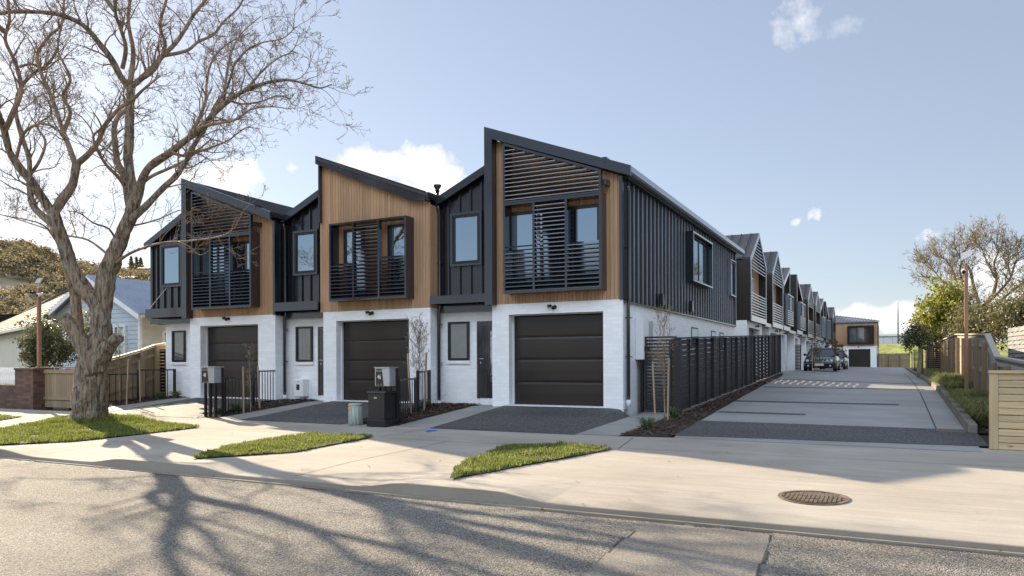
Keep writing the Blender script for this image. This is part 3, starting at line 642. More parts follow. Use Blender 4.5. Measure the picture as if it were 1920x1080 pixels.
        for mx in (m1, m2): fr.box(mx-.028, mx+.028, ys, ys+.1, sz0+.045, szm)
        for zz in (szm+.25, szm+.75): fr.box(sx1-.002, sx1+.09, ys+.1, YF-.003, zz, zz+.12)
        f = fr.build('louvre_screen', 'trim', T)
        up = MB(); slats_y(up, sx0+t, sx1-t, list(np.arange(szm+.16, zt(sx0)-.05, .098)), ys+.05, ztop=lambda z: xa+(5.70-.235-.05-z)/.378)
        up.build('gable_louvre', 'trim', f)
        lo = MB(); zm = sz0+.045
        zl = list(np.arange(zm+.04, szm-.02, .098)); half = zm+.98
        slats_y(lo, m1+.028, m2-.028, zl, ys+.05); slats_y(lo, sx0+t, m1-.028, [z for z in zl if z < half], ys+.05); slats_y(lo, m2+.028, sx1-t, [z for z in zl if z < half+.05], ys+.05)
        lo.build('window_louvre', 'trim', f)
        MB().box(sx0+t, m1-.028, ys+.04, ys+.07, half+.07, half+.1).build('guard_rail', 'black', f)
        wx0, wx1 = pxx(957, 450, YF)+sh, pxx(1127, 450, YF)+sh
        win_y(T, wx0, wx1, sz0+.12, szm-.12, YF-.02, .07, [wx0+(wx1-wx0)*.33, wx0+(wx1-wx0)*.66])
    else:
        sx0, sx1 = pxx(617, 565, ys), pxx(761.5, 556, ys); sz0, szm = pxz(617, 565.5, ys), pxz(617, 420, ys)
        fr = MB(); t = .05
        fr.box(sx0, sx0+t, ys, YF-.003, sz0, szm).box(sx1-t, sx1, ys, YF-.003, sz0, szm).box(sx0+t, sx1-t, ys, YF-.003, sz0, sz0+.05).box(sx0+t, sx1-t, ys, YF-.05, szm-.05, szm)
        m1, m2 = sx0+(sx1-sx0)*.325, sx0+(sx1-sx0)*.655
        for mx in (m1, m2): fr.box(mx-.028, mx+.028, ys, ys+.1, sz0+.05, szm-.05)
        f = fr.build('louvre_screen', 'trim', T); lo = MB(); zm = sz0+.05
        zl = list(np.arange(zm+.04, szm-.07, .098)); half = zm+.98
        slats_y(lo, m1+.028, m2-.028, zl, ys+.05); slats_y(lo, sx0+t, m1-.028, [z for z in zl if z < half], ys+.05); slats_y(lo, m2+.028, sx1-t, [z for z in zl if z < half+.05], ys+.05)
        lo.build('window_louvre', 'trim', f)
        win_y(T, sx0+.26, m1+.1, sz0+.15, szm-.14, YF-.02, .07); win_y(T, m2+.08, sx1-.02, sz0+.15, szm-.14, YF-.02, .07)
    # recess with entry
    xr0 = xb0-1.81 if i < 2 else pxx(285, 520, YR)
    vz0 = pxz(826.7, 365, YR-.2); rs = (pxz(904, 313.5, YR-.2)-vz0)/(pxx(904, 313.5, YR-.2)-pxx(826.7, 365, YR-.2))
    xv = pxx(826.7, 365, YR-.2)+dx
    rz = lambda x: vz0+rs*(x-xv)
    ex0 = xr0 if i < 2 else xr0-.12
    b = MB(); b.prism_y([(xr0, ZC+.05), (xb0-.07, ZC+.05), (xb0-.07, rz(xb0)-.1), (xr0, rz(xr0)-.1)], YR, YR+.15)
    bx = xr0+.30
    while bx < xb0-.2:
        b.prism_y([(bx-.02, ZC+.1), (bx+.02, ZC+.1), (bx+.02, rz(bx)-.15), (bx-.02, rz(bx)-.15)], YR-.05, YR+.01); bx += .33
    if i == 2: b.box(xr0, xr0+.1, YR-.06, YR, ZC-.12, rz(xr0)-.1).box(xr0, xr0+.05, YR+.15, YB, ZC-.12, rz(xr0)-.1)
    b.build('metal_cladding', 'metal', T)
    b = MB(); b.prism_y([(ex0, rz(ex0)), (xa, rz(xa)), (xa, rz(xa)-.2), (ex0, rz(ex0)-.2)], YR-.22, YR-.16); b.build('fascia', 'trim', T)
    b = MB(); b.prism_y([(ex0, rz(ex0)-.01), (xa, rz(xa)-.01), (xa, rz(xa)-.07), (ex0, rz(ex0)-.07)], YR-.16, YB+.3); b.build('roof', 'roof_metal', T)
    # canopy over the entry
    ca = [(806, 907), (513, 601), (272, 343)][i]; cz = [(555.5, 570.5), (568, 584), (580, 596.5)][i]; yc = YF-.12
    cx0 = pxx(ca[0], 560, yc); cx1 = xa if style == 'fin' else xb0-.1; cz1, cz0 = pxz(ca[0], cz[0], yc), pxz(ca[0], cz[1], yc)
    if i == 1: cx0 = pxx(513, 575, yc)
    cn = MB(); cn.box(cx0, cx1, yc, yc+.05, cz0, cz1).box(cx0, cx0+.05, yc+.05, YR, cz0, cz1).box(cx0+.05, cx1, yc+.05, YR, cz1-.06, cz1-.02)
    for k in range(5): x = cx0+.2+k*(cx1-cx0-.3)/5; cn.box(x, x+.05, yc+.05, YR, cz0+.02, cz1-.07)
    cn.box(xr0+.05, cx1, YR-.12, YR, ZC-.12, ZC+.06)
    c = cn.build('canopy', 'trim', T)
    if i == 2: MB().tube([(cx0+.05, yc+.1, cz1), (cx0+.45, YR, cz1+.85)], [.012, .012], 6).build('tie_rod', 'steel', c)
    # recess windows and door
    P = [((850, 906, 402, 501), (842, 881, 604, 675.5), (895.5, 944, 602.5, 746.5)), ((556, 599, 435, 518), (557, 587.5, 613, 678), (597.5, 640, 613, 741)), ((307, 345, 460, 540), (325, 349, 620.5, 678.5), None)][i]
    u = P[0]; x0, x1 = pxx(u[0], u[3], YR), min(pxx(u[1], u[3], YR), xb0-.08 if style != 'fin' else xa+.1)
    z1_, z0_ = pxz(u[0], u[2], YR), pxz(u[0], u[3], YR)
    fr = MB(); fr.box(x0-.03, x0+.04, YR-.12, YR+.02, z0_, z1_).box(x1-.04, x1+.02, YR-.12, YR+.02, z0_, z1_).box(x0+.04, x1-.04, YR-.12, YR+.02, z0_, z0_+.06).box(x0+.04, x1-.04, YR-.12, YR+.02, z1_-.06, z1_); fr.build('window_surround', 'trim', T)
    win_y(T, x0+.045, x1-.045, z0_+.065, z1_-.065, YR-.072, .06)
    u = P[1]; wx0, wx1, wz1, wz0 = pxx(u[0], u[3], YR), pxx(u[1], u[3], YR), pxz(u[0], u[2], YR), pxz(u[0], u[3], YR)
    win_y(T, wx0, wx1, wz0, wz1, YR-.012, .055, glass='pale_glass')
    MB().box(wx0-.05, wx1+.02, YR-.05, YR-.002, wz0-.09, wz0-.012).build('window_sill', 'white_brick', T)
    if P[2]:
        u = P[2]; x0, z1_, z0_ = pxx(u[0], u[3], YR), pxz(u[0], u[2], YR), pxz(u[0], u[3], YR); x1 = x0+.98
        db = MB(); db.box(x0, x0+.06, YR-.03, YR-.002, z0_, z1_).box(x0+.06, min(x1, xb0-.005), YR-.03, YR-.002, z1_-.06, z1_)
        xx = x0+.065
        while xx < x0+.36: db.box(xx, xx+.075, YR-.02, YR-.003, z0_+.01, z1_-.065); xx += .08
        db.box(x0+.385, xb0-.006, YR-.02, YR-.003, z0_+.01, z0_+.42).box(x0+.385, xb0-.006, YR-.02, YR-.003, z1_-.25, z1_-.065)
        d = db.build('front_door', 'trim', T); MB().box(x0+.39, xb0-.006, YR-.015, YR-.005, z0_+.425, z1_-.255).build('door_glass', 'glass', d)
        MB().box(x0+.10, x0+.22, YR-.075, YR-.055, z0_+1.0, z0_+1.02).box(x0+.10, x0+.12, YR-.055, YR-.02, z0_+1.0, z0_+1.02).build('handle', 'steel', d); MB().box(x0+.095, x0+.125, YR-.027, YR-.02, z0_+.88, z0_+.93).build('lock', 'steel', d)
    security_light(T, *[(1037, 578), (696, 589), (427, 599.5)][i], YF)
    if i == 0:
        downpipe(T, xb1+.1, YF+.14, pxz(1180, 752, YF), 4.02, 1)
        # side windows and fittings
        b = MB(); xw = -5.18; y0, y1, z0_, z1_ = 21.86, 24.5, 2.37, 3.84; t = .035
        b.box(xb1-.02, xw, y0, y0+t, z0_, z1_).box(xb1-.02, xw, y1-t, y1, z0_, z1_).box(xb1-.02, xw, y0+t, y1-t, z0_, z0_+t).box(xb1-.02, xw, y0+t, y1-t, z1_-t, z1_)
        b.build('window_surround', 'trim', T); fe = MB(); fe.box(xw+.001, xw+.012, y0, y0+.05, z0_, z1_).box(xw+.001, xw+.012, y1-.05, y1, z0_, z1_).box(xw+.001, xw+.012, y0+.05, y1-.05, z0_, z0_+.05).box(xw+.001, xw+.012, y0+.05, y1-.05, z1_-.05, z1_); fe.build('lit_front_edge', 'skylit_metal', T)  # thin pale strips added to paint sky light on the front edges
        win_x(T, y0+t+.02, y1-t-.02, z0_+t+.02, z1_-t-.02, xb1+.07, .06, sash=[y0+1.3], proud=.04)
        b = MB(); y0, y1, z0_, z1_ = 28.25, 29.25, 2.45, 3.8
        b.box(xb1-.02, xb1+.12, y0, y0+t, z0_, z1_).box(xb1-.02, xb1+.12, y1-t, y1, z0_, z1_).box(xb1-.02, xb1+.12, y0+t, y1-t, z0_, z0_+t).box(xb1-.02, xb1+.12, y0+t, y1-t, z1_-t, z1_); b.build('window_surround', 'skylit_metal', T)
        win_x(T, y0+t+.01, y1-t-.01, z0_+t+.01, z1_-t-.01, xb1+.03, .06)
        for (a, c2, zt) in ((22.53, 23.36, 1.05), (25.29, 26.01, 1.04), (26.68, 27.38, 1.03)): win_x(T, a, c2, zt-.62, zt, xb1+.006, .05, proud=.012)
        for px, py in ((1237, 563), (1293, 575)):
            p = onX(px, py, xb1+.06); b = MB(); b.prism_x([(p[1]-.06, p[2]-.16), (p[1]+.16, p[2]-.1), (p[1]+.02, p[2]+.17), (p[1]-.06, p[2]+.17)], xb1+.05, xb1+.16); b.build('wall_lamp', 'trim', T)
        # back and core of the block
    MB().box(xb0+.25, xb1-.25 if i else xb1-.22, YR+.3, YB, Z0-.2, 4.0).build('rear_wall', 'metal', T)
    if i < 2: MB().box(xr0+.02, xb0+.2, YR+.35, YB-.3, Z0-.2, 3.7).build('party_wall', 'metal', T)
    else: MB().box(xl, xb0+.2, YR+.35, YB-.3, Z0-.2, ZC).box(xr0+.06, xb0+.2, YR+.2, YB-.3, ZC, 3.7).build('party_wall', 'white_brick', T)
    return T
H_R = front_house(0, 'fin', 'corner townhouse beside the lane with tall louvred screen and dark metal side wall')
H_M = front_house(1, 'wood', 'middle townhouse with all timber upper front and rectangular louvred window box')
H_L = front_house(2, 'fin', 'townhouse partly behind the bare tree with sloping louvred screen')
# downpipes at the recess corners belong to the middle and left houses
downpipe(H_M, UN[1][1]+.07, YF+.3, pxz(825, 752, YR), 4.1, 1); downpipe(H_L, UN[2][1]+.07, YF+.3, pxz(533, 741, YR), 4.1, 1)
vb = MB(); p = onY(820, 357, 18.5); vb.cyl((p[0], p[1], p[2]-.5), .055, .46, 10).tube([(p[0], p[1], p[2]-.04), (p[0], p[1], p[2]+.03), (p[0], p[1], p[2]+.12), (p[0], p[1], p[2]+.16)], [.07, .06, .12, .12], 12); vb.build('roof_vent', 'trim', H_R, True)
# ------------------------------------------------------------------ townhouses along the lane
XG = -5.6
def row_house(kind, yl, yr, ya, ye0, ye1, label, zap, zev=4.62, zb=1.85):
    """upper box cantilevers over a white garage; kind gable / rise (apex far) / fall (apex near)"""
    T = thing('lane_townhouse', label, 'house', (XG-.2, (ye0+ye1)/2, -.6), 'townhouses along the lane')
    g0, g1 = yl-.05, min(yr+.1, ye1)
    xw = XG-.2
    b = MB(); b.box(-10.6, xw, yl-.02, yl+.5, -.75, zb).box(xw-.4, xw, yr-.9, yr-.1, -.75, zb).box(xw-.4, xw, yl+.5, yr-.9, 1.55, zb).box(-10.6, xw-.5, yl+.5, ye1, -.75, zb-.05)
    b.build('garage_wall', 'white_brick', T)
    MB().box(xw-.35, xw-.3, yl+.5, yr-.9, -.65, 1.55).build('garage_door', 'door_metal', T)
    if kind == 'gable': prof = [(yl, zev), (ya, zap), (yr, zev)]
    elif kind == 'rise': prof = [(yl, zev-.15), (yr, zap)]
    else: prof = [(yl, zap), (yr, zev-.3)]
    poly = [(yl, zb), (yr, zb)]+prof[::-1]
    # dark box set back behind its frame
    b = MB(); b.prism_x([(y+(.04 if y == yl else -.04 if y == yr else 0), z-(.05 if k > 1 else -.02)) for k, (y, z) in enumerate(poly)], -10.6, XG-.42)
    y = yl
    for xx in np.arange(-10.4, XG-.3, .6): b.box(xx-.015, xx+.015, yl-.0, yl+.05, zb, prof[0][1]-.05)
    b.build('metal_wall', 'bronze', T)
    # side cheeks
    b = MB(); b.box(XG-.42, XG-.03, yl, yl+.06, zb, prof[0][1]-.02).box(XG-.42, XG-.03, yr-.06, yr, zb, prof[-1][1]-.02).box(XG-.42, XG-.03, yl+.06, yr-.06, zb, zb+.08); b.build('side_cheek', 'bronze', T)
    b = MB(); w = .10
    b.box(XG-.03, XG, yl-.02, yl+.09, zb-.02, prof[0][1]).box(XG-.03, XG, yr-.09, yr+.02, zb-.02, prof[-1][1])
    for (a, za), (c, zc) in zip(prof[:-1], prof[1:]): b.prism_x([(a-(0.03 if a == yl else 0), za-.16), (c+(0.03 if c == yr else 0), zc-.16), (c+(0.03 if c == yr else 0), zc+.05), (a-(0.03 if a == yl else 0), za+.05)], XG-.035, XG+.012)
    b.box(XG-.03, XG+.004, yl+.09, yr-.09, zb-.02, zb+.24); b.build('front_frame', 'skylit_metal', T)
    xi = XG-.36
    b = MB(); y = yl+.07
    while y < yr-.1:
        y2 = min(y+.1, yr-.08); zt = lambda q: np.interp(q, [p[0] for p in prof], [p[1] for p in prof])-.18
        b.prism_x([(y, zb+.1), (y2-.008, zb+.1), (y2-.008, zt(y2)), (y, zt(y))], xi-.03, xi); y = y2
    b.build('timber_cladding', 'cedar', T)
    # roof
    b = MB(); th = .07
    for (a, za), (c, zc) in zip(prof[:-1], prof[1:]):
        b.prism_x([(a, za), (c, zc), (c, zc+th), (a, za+th)], -10.6, XG-.036)
        n = Vector((zc-za, 0, -(c-a))).normalized()
        for xx in np.arange(-10.4, XG-.1, .44): b.prism([(xx, a, za+th), (xx+.03, a, za+th), (xx+.03, c, zc+th), (xx, c, zc+th)], (0, 0, .035))
    b.build('roof', 'roof_metal', T)
    wy0, wy1 = yl+.35, yl+.35+(yr-yl)*.42
    win_x(T, wy0, wy1, zb+.5, zb+2.1, xi+.03, .07, frame='white_case' if kind == 'gable' else 'black', sash=[(wy0+wy1)/2])
    b = MB()
    if kind == 'gable':
        for z in np.arange(zb+.32, zb+1.3, .13): b.box(XG-.06, XG-.01, yl+.09, yr-.09, z, z+.045)
        l = b.build('balcony_rail', 'skylit_metal', T)
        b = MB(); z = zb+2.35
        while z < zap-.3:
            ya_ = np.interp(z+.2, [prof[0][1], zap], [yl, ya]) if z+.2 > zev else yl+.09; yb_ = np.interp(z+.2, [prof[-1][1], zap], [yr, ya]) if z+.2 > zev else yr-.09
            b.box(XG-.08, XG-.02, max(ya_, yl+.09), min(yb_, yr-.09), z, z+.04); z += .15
        b.build('gable_louvre', 'skylit_metal', T)
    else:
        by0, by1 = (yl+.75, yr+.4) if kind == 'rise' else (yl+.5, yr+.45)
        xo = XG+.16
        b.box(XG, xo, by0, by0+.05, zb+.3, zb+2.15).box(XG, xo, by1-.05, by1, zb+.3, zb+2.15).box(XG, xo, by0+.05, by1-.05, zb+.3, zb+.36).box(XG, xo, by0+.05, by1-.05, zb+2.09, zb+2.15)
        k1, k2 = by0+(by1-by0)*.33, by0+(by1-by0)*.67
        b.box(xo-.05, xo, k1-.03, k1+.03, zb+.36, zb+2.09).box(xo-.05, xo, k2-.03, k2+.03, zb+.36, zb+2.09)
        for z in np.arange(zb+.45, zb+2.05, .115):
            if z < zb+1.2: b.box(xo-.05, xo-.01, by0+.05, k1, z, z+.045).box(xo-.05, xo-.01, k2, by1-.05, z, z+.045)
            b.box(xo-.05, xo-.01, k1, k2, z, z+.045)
        b.build('balcony_rail', 'skylit_metal', T)
    # recess beside the box
    b = MB(); b.box(-10.6, XG-.62, yr+.0 if yr+.1 < ye1 else yr-.2, ye1, zb-.02, zev-.2); b.build('recess_wall', 'metal', T)
    b = MB(); b.box(XG-.75, XG-.05, yr+.02, ye1-.02, zb-.08, zb+.1); b.build('canopy', 'trim', T)
    security_light_x(T, xw, (yl+yr)/2, zb-.18)
    return T
def security_light_x(par, x, y, z):
    b = MB(); b.tube([(x, y, z), (x+.1, y, z-.01), (x+.16, y-.04, z-.02)], [.03, .025, .05], 8); b.tube([(x+.05, y, z), (x+.12, y+.12, z+.03)], [.02, .045], 8); b.build('security_light', 'black', par, True)
rows = [('gable', 34.57, 39.1, 36.9, 34.5, 41.3, 'nearest gabled townhouse of the lane row with louvred gable and horizontal balcony rails', 6.04),
        ('gable', 41.36, 45.5, 43.4, 41.3, 45.8, 'second gabled townhouse of the lane row, next to the nearest one', 6.02),
        ('rise', 45.83, 48.9, 48.9, 45.8, 52.6, 'lane townhouse with rising single pitch roof, third of the row', 5.74),
        ('fall', 52.75, 56.15, 52.75, 52.6, 60, 'lane townhouse with falling single pitch roof beyond the black slatted gate', 5.72),
        ('gable', 60.1, 64.5, 62.25, 60.0, 66.3, 'fifth lane townhouse, gabled, its white garage wall just left of the parked black car', 5.95),
        ('gable', 66.4, 70.9, 68.6, 66.3, 71.0, 'sixth lane townhouse, gabled, above the parked black car', 5.88),
        ('rise', 71.0, 74.1, 74.1, 71.0, 77.2, 'seventh lane townhouse with small rising single pitch roof', 5.7),
        ('fall', 77.3, 80.7, 77.3, 77.2, 85, 'eighth lane townhouse with small falling single pitch roof', 5.66),
        ('gable', 86.6, 91., 89.0, 86.5, 94.5, 'last gabled lane townhouse touching the timber house at the end', 5.86)]
for r in rows: row_house(*r)
# house closing the lane
def end_house():
    Y = 96.2; q = lambda px, py: onY(px, py, Y)
    T = thing('end_townhouse', 'timber clad townhouse closing the far end of the lane with dark garage door', 'house', (-3.5, Y, -.75))
    x0, x1 = q(1552, 640)[0], q(1643, 640)[0]; zc = q(1610, 648.5)[2]; zl, zr = q(1567, 608)[2], q(1645, 603)[2]
    gx0, gx1, gt = q(1591, 655)[0], q(1632, 655)[0], q(1610, 654.5)[2]
    b = MB(); b.box(x0, gx0, Y, Y+.3, -1., zc).box(gx1, x1, Y, Y+.3, -1., zc).box(gx0, gx1, Y, Y+.3, gt, zc).box(x1-.2, x1, Y+.3, Y+12, -1, zc); b.build('brick_wall', 'white_brick', T)
    g = MB(); n = 4
    for k in range(n): a = -.74+(gt+.74)*k/n; c = -.74+(gt+.74)*(k+1)/n; g.box(gx0, gx1, Y+.2, Y+.25, a+.012, c-.012)
    g.box(gx0, gx1, Y+.24, Y+.28, -.74, gt); g.build('garage_door', 'door_metal', T)
    b = MB(); x = x0
    while x < x1+.1: b.box(x, min(x+.1, x1+.13)-.012, Y-.03, Y+.05, zc, zr-.02); x += .1
    b.box(x0, x1+.12, Y+.05, Y+.3, zc, zr-.03)
    y = Y+.05
    while y < Y+12: b.box(x1+.08, x1+.13, y, y+.09, zc, zr-.02); y += .1
    b.build('timber_cladding', 'cedar', T)
    zp = float(onY(1567, 591, Y+11)[2]); dzl = zp-zr; dzr = max(.1, float(onY(1643, 601, Y+11)[2])-zr)
    b = MB(); b.add([(x0, Y-.2, zr), (x1+.25, Y-.2, zr), (x1+.25, Y+11, zr+dzr), (x0, Y+11, zr+dzl), (x0, Y-.2, zr-.08), (x1+.25, Y-.2, zr-.08), (x1+.25, Y+11, zr+dzr-.1), (x0, Y+11, zr+dzl-.1)],
                    [(0, 1, 2, 3), (7, 6, 5, 4), (0, 4, 5, 1), (1, 5, 6, 2), (2, 6, 7, 3), (3, 7, 4, 0)])
    for k in range(14):
        t = k/14; xx = x0+(x1-x0)*t; zz = zr+dzl+(dzr-dzl)*(xx-x0)/(x1+.25-x0)
        b.prism([(xx, Y-.2, zr+.0), (xx+.05, Y-.2, zr+.0), (xx+.05, Y+11, zz+.0), (xx, Y+11, zz)], (0, 0, .09))
    b.build('roof', 'grey_iron', T)
    wx0, wx1, wz0, wz1 = q(1589, 645)[0], q(1639, 645)[0], q(1600, 645.5)[2], q(1600, 611)[2]
    b = MB(); t = .16; b.box(wx0, wx0+t, Y-.4, Y-.032, wz0, wz1).box(wx1-t, wx1, Y-.4, Y-.032, wz0, wz1).box(wx0+t, wx1-t, Y-.4, Y-.032, wz0, wz0+t).box(wx0+t, wx1-t, Y-.4, Y-.032, wz1-t, wz1)
    xm = wx0+(wx1-wx0)*.66
    for k in range(8): xx = xm+.1+k*(wx1-t-xm-.1)/8; b.box(xx, xx+.06, Y-.38, Y-.3, wz0+t, wz1-t)
    b.build('window_surround', 'black', T); win_y(T, wx0+t+.01, xm, wz0+t+.01, wz1-t-.01, Y-.05, .06, [(wx0+t+xm)/2], glass='pale_glass')
    b = MB(); b.box(x1+.14, x1+.24, Y-.02, Y+.08, -.8, zr); b.build('downpipe', 'trim', T)
    b = MB(); b.box(q(1568, 647)[0], q(1582, 647)[0], Y-.8, Y-.032, zc-.1, zc+.15); b.build('canopy', 'trim', T)
    c = q(1610, 650.5); MB().tube([(c[0], Y, c[2]), (c[0], Y-.16, c[2])], [.05, .07], 8).build('security_light', 'black', T)
end_house()
# ------------------------------------------------------------------ wall mounted things
def water_heater():
    p0, p1 = onY(551, 745, YR-.25), onY(568, 745, YR-.25); x0, x1 = p0[0], p1[0]; z1 = pxz(556, 711, YR-.25); z0 = pxz(556, 744, YR-.25)
    T = thing('water_heater', 'white gas water heater box mounted low on the white wall by the middle path', 'water heater', ((x0+x1)/2, YR-.1, z0))
    MB().box(x0, x1, YR-.25, YR-.002, z0, z1).build('case', 'white_case', T, bevel=.02)
    b = MB(); xc = (x0+x1)/2-.02; b.box(xc-.05, xc+.06, YR-.258, YR-.25, z0+.2, z0+.36); b.build('flue_grille', 'black', T)
    MB().box(xc-.03, xc+.05, YR-.256, YR-.25, z0+.42, z0+.45).build('badge', 'grey_plastic', T)
    for k, xx in enumerate((x0+.1, x1-.12)): MB().cyl((xx, YR-.1, z0-.2), .012, .21, 8).build('pipe', 'chrome', T)
water_heater()
def meter_box():
    T = thing('meter_box', 'grey white electricity meter box on the white side wall above the slatted gate', 'meter box', (-5.3, 17.3, .3))
    MB().box(-5.405, -5.2, 16.98, 17.42, .05, 1.03).build('case', 'white_case', T, bevel=.012)
    MB().box(-5.405, -5.22, 17.44, 17.85, -.1, .98).build('side_cabinet', 'grey_plastic', T, bevel=.012)
    MB().box(-5.196, -5.19, 17.05, 17.3, .25, .45).build('label_plate', 'steel', T)
meter_box()
# ------------------------------------------------------------------ fences and gates of the terrace
def slat_gate(name, label, cat, x0, x1, y, z0, z1, m, n, frame=.06, latch=True, group=None):
    T = thing(name, label, cat, ((x0+x1)/2, y, z0), group)
    b = MB(); b.box(x0, x0+frame, y-.02, y+.02, z0, z1).box(x1-frame, x1, y-.02, y+.02, z0, z1).box(x0+frame, x1-frame, y-.02, y+.02, z1-frame*.7, z1).box(x0+frame, x1-frame, y-.02, y+.02, z0, z0+frame*.7); b.build('frame', m, T)
    b = MB(); h = (z1-z0-.1)/n
    for k in range(n): b.box(x0+frame, x1-frame, y-.012, y+.012, z0+.05+k*h+.012, z0+.05+(k+1)*h-.02)
    b.build('slat_panel', m, T)
    if latch: MB().box(x0-.03, x0+.14, y-.05, y-.022, z1-.34, z1-.24).build('latch', 'black', T)
    return T
gz0, gz1 = -1.12, float(onY(1195, 631.5, 17.1)[2])
slat_gate('side_gate', 'dark bronze gate of horizontal slats between the corner house and the black fence', 'gate', -5.22, -4.45, 17.1, gz0, gz1, 'bronze', 20)
gp = thing('gate_post', 'slim black post at the wall end of the slatted side gate', 'post', (-5.28, 17.1, -1.2))
MB().box(-5.31, -5.245, 17.06, 17.14, -1.2, gz1+.02).build('post', 'black', gp); MB().box(-5.25, -5.22, 17.05, 17.06, gz1-.36, gz1-.22).build('strike_plate', 'chrome', gp)
def lane_fence():
    xa, ya, xb, yb = -4.38, 17.12, -4.56, 36.0
    T = thing('slat_fence', 'long black stained fence of horizontal boards along the lane', 'fence', (xa, ya, -1.2))
    n = 20; fx = lambda y: xa+(xb-xa)*(y-ya)/(yb-ya); base = lambda y: -1.16+(y-ya)*.0338; top = lambda y: .56+(y-ya)*.0352
    bd = MB(); ps = []
    for k in range(n):
        y0, y1 = ya+(yb-ya)*k/n, ya+(yb-ya)*(k+1)/n; side = -.035 if k % 2 else .0
        rows_ = 13
        for j in range(rows_):
            def zz(y, t): return base(y)+(top(y)-base(y)-.05)*t
            t0, t1 = j/rows_, (j+1)/rows_; g = .0165*(1+.25*rnd.random()); dx = side+rnd.uniform(-.003, .003)
            x0, x1 = fx(y0)+dx, fx(y1)+dx
            if not (k in (12, 13, 14, 15) or (k in (0, 1, 3, 5) and j > 9)): g *= .3
            else: g *= 1.9 if k > 9 else 1
            bd.add([(x0, y0+.02, zz(y0, t0)+g), (x1, y1-.02, zz(y1, t0)+g), (x1, y1-.02, zz(y1, t1)-g*.3), (x0, y0+.02, zz(y0, t1)-g*.3), (x0-.022, y0+.02, zz(y0, t0)+g), (x1-.022, y1-.02, zz(y1, t0)+g), (x1-.022, y1-.02, zz(y1, t1)-g*.3), (x0-.022, y0+.02, zz(y0, t1)-g*.3)],
                   [(0, 1, 2, 3), (7, 6, 5, 4), (0, 4, 5, 1), (1, 5, 6, 2), (2, 6, 7, 3), (3, 7, 4, 0)])
        w = .05
        b = MB(); b.box(fx(y0)-.06, fx(y0)+.028, y0-w/2, y0+w/2, base(y0)-.05, top(y0)-.045); ps.append(b)
    bd.build('board_panel', 'stain', T)
    for b in ps[1:]: b.build('batten', 'stain', T)
    MB().box(xa-.09, xa+.03, ya-.06, ya+.03, -1.25, top(ya)-.04).build('corner_post', 'stain', T)
    e = MB(); e.box(xa-.02, xa+.03, ya+.03, ya+.10, -1.2, top(ya)-.045).box(xb-.08, xb+.03, yb-.05, yb+.05, base(yb)-.05, top(yb)); e.build('end_post', 'stain', T)
    c = MB(); c.bar((xa-.02, ya-.06, top(ya)-.02), (xb-.02, yb+.05, top(yb)-.02), .13, .04); c.build('capping', 'stain', T)
    k = MB(); k.bar((xa-.02, ya, base(ya)-.06), (xb-.02, yb, base(yb)-.06), .1, .14); k.build('plinth', 'kerb', T)
    f = MB()
    for j in range(13): f.box(xa-.19, xa-.09, ya-.02, ya, -1.16+j*.131+.01, -1.16+(j+1)*.131-.005)
    f.box(xa-.24, xa-.19, ya-.05, ya+.03, -1.2, top(ya)-.045); f.build('end_panel', 'stain', T)
lane_fence()
def picket(label, segs, group='black railing fences'):
    """black picket railing, segs of (p, q, zbase, ztop) with posts"""
    T = thing('picket_fence', label, 'fence', (*segs[0][0], segs[0][2]), group)
    for (p, q, z0, z1) in segs:
        p, q = Vector((*p, 0)), Vector((*q, 0)); L = (q-p).length; d = (q-p)/L; u = lambda t, z: p+d*t+Vector((0, 0, z))
        b = MB(); b.bar(u(0, z1), u(L, z1), .035, .04).bar(u(0, z0+.06), u(L, z0+.06), .03, .035)
        n = max(2, int(L/.18))
        for k in range(1, n): b.bar(u(L*k/n, z0+.06), u(L*k/n, z1), .017)
        b.build('railing', 'black', T)
        MB().bar(u(0, z0-.12), u(0, z1+.03), .05).build('post', 'black', T); MB().bar(u(L, z0-.12), u(L, z1+.03), .065).build('post', 'black', T)
    return T
picket('black railing fence beside the steel letterbox on tall black legs', [((-14.93, 13.35), (-15.45, 14.75), -1.29, -.38), ((-15.45, 14.8), (-15.98, 16.15), -1.14, -.22)])
picket('black railing fence behind the dark power cabinet and letterbox 46', [((-9.58, 13.3), (-10.1, 14.75), -1.29, -.38), ((-10.1, 14.8), (-10.56, 16.0), -1.14, -.22)])
picket('black railing fence in front of the raked timber fence on the left', [((-21.05, 13.9), (-21.0, 15.4), -1.26, -.32), ((-21.0, 15.4), (-20.6, 16.4), -1.16, -.2)])
slat_gate('slat_screen', 'tall black slatted side gate against the raked timber fence', 'gate', pxx(282, 700, 16.7), pxx(312, 700, 16.7)-.0, 16.7, -1.1, pxz(290, 655, 16.7), 'black', 14, latch=False)
slat_gate('slat_gate', 'black slatted gate beside the white garages before the parked car', 'gate', -6.42, -5.5, 54., -.6, 1.12, 'black', 16, latch=False)
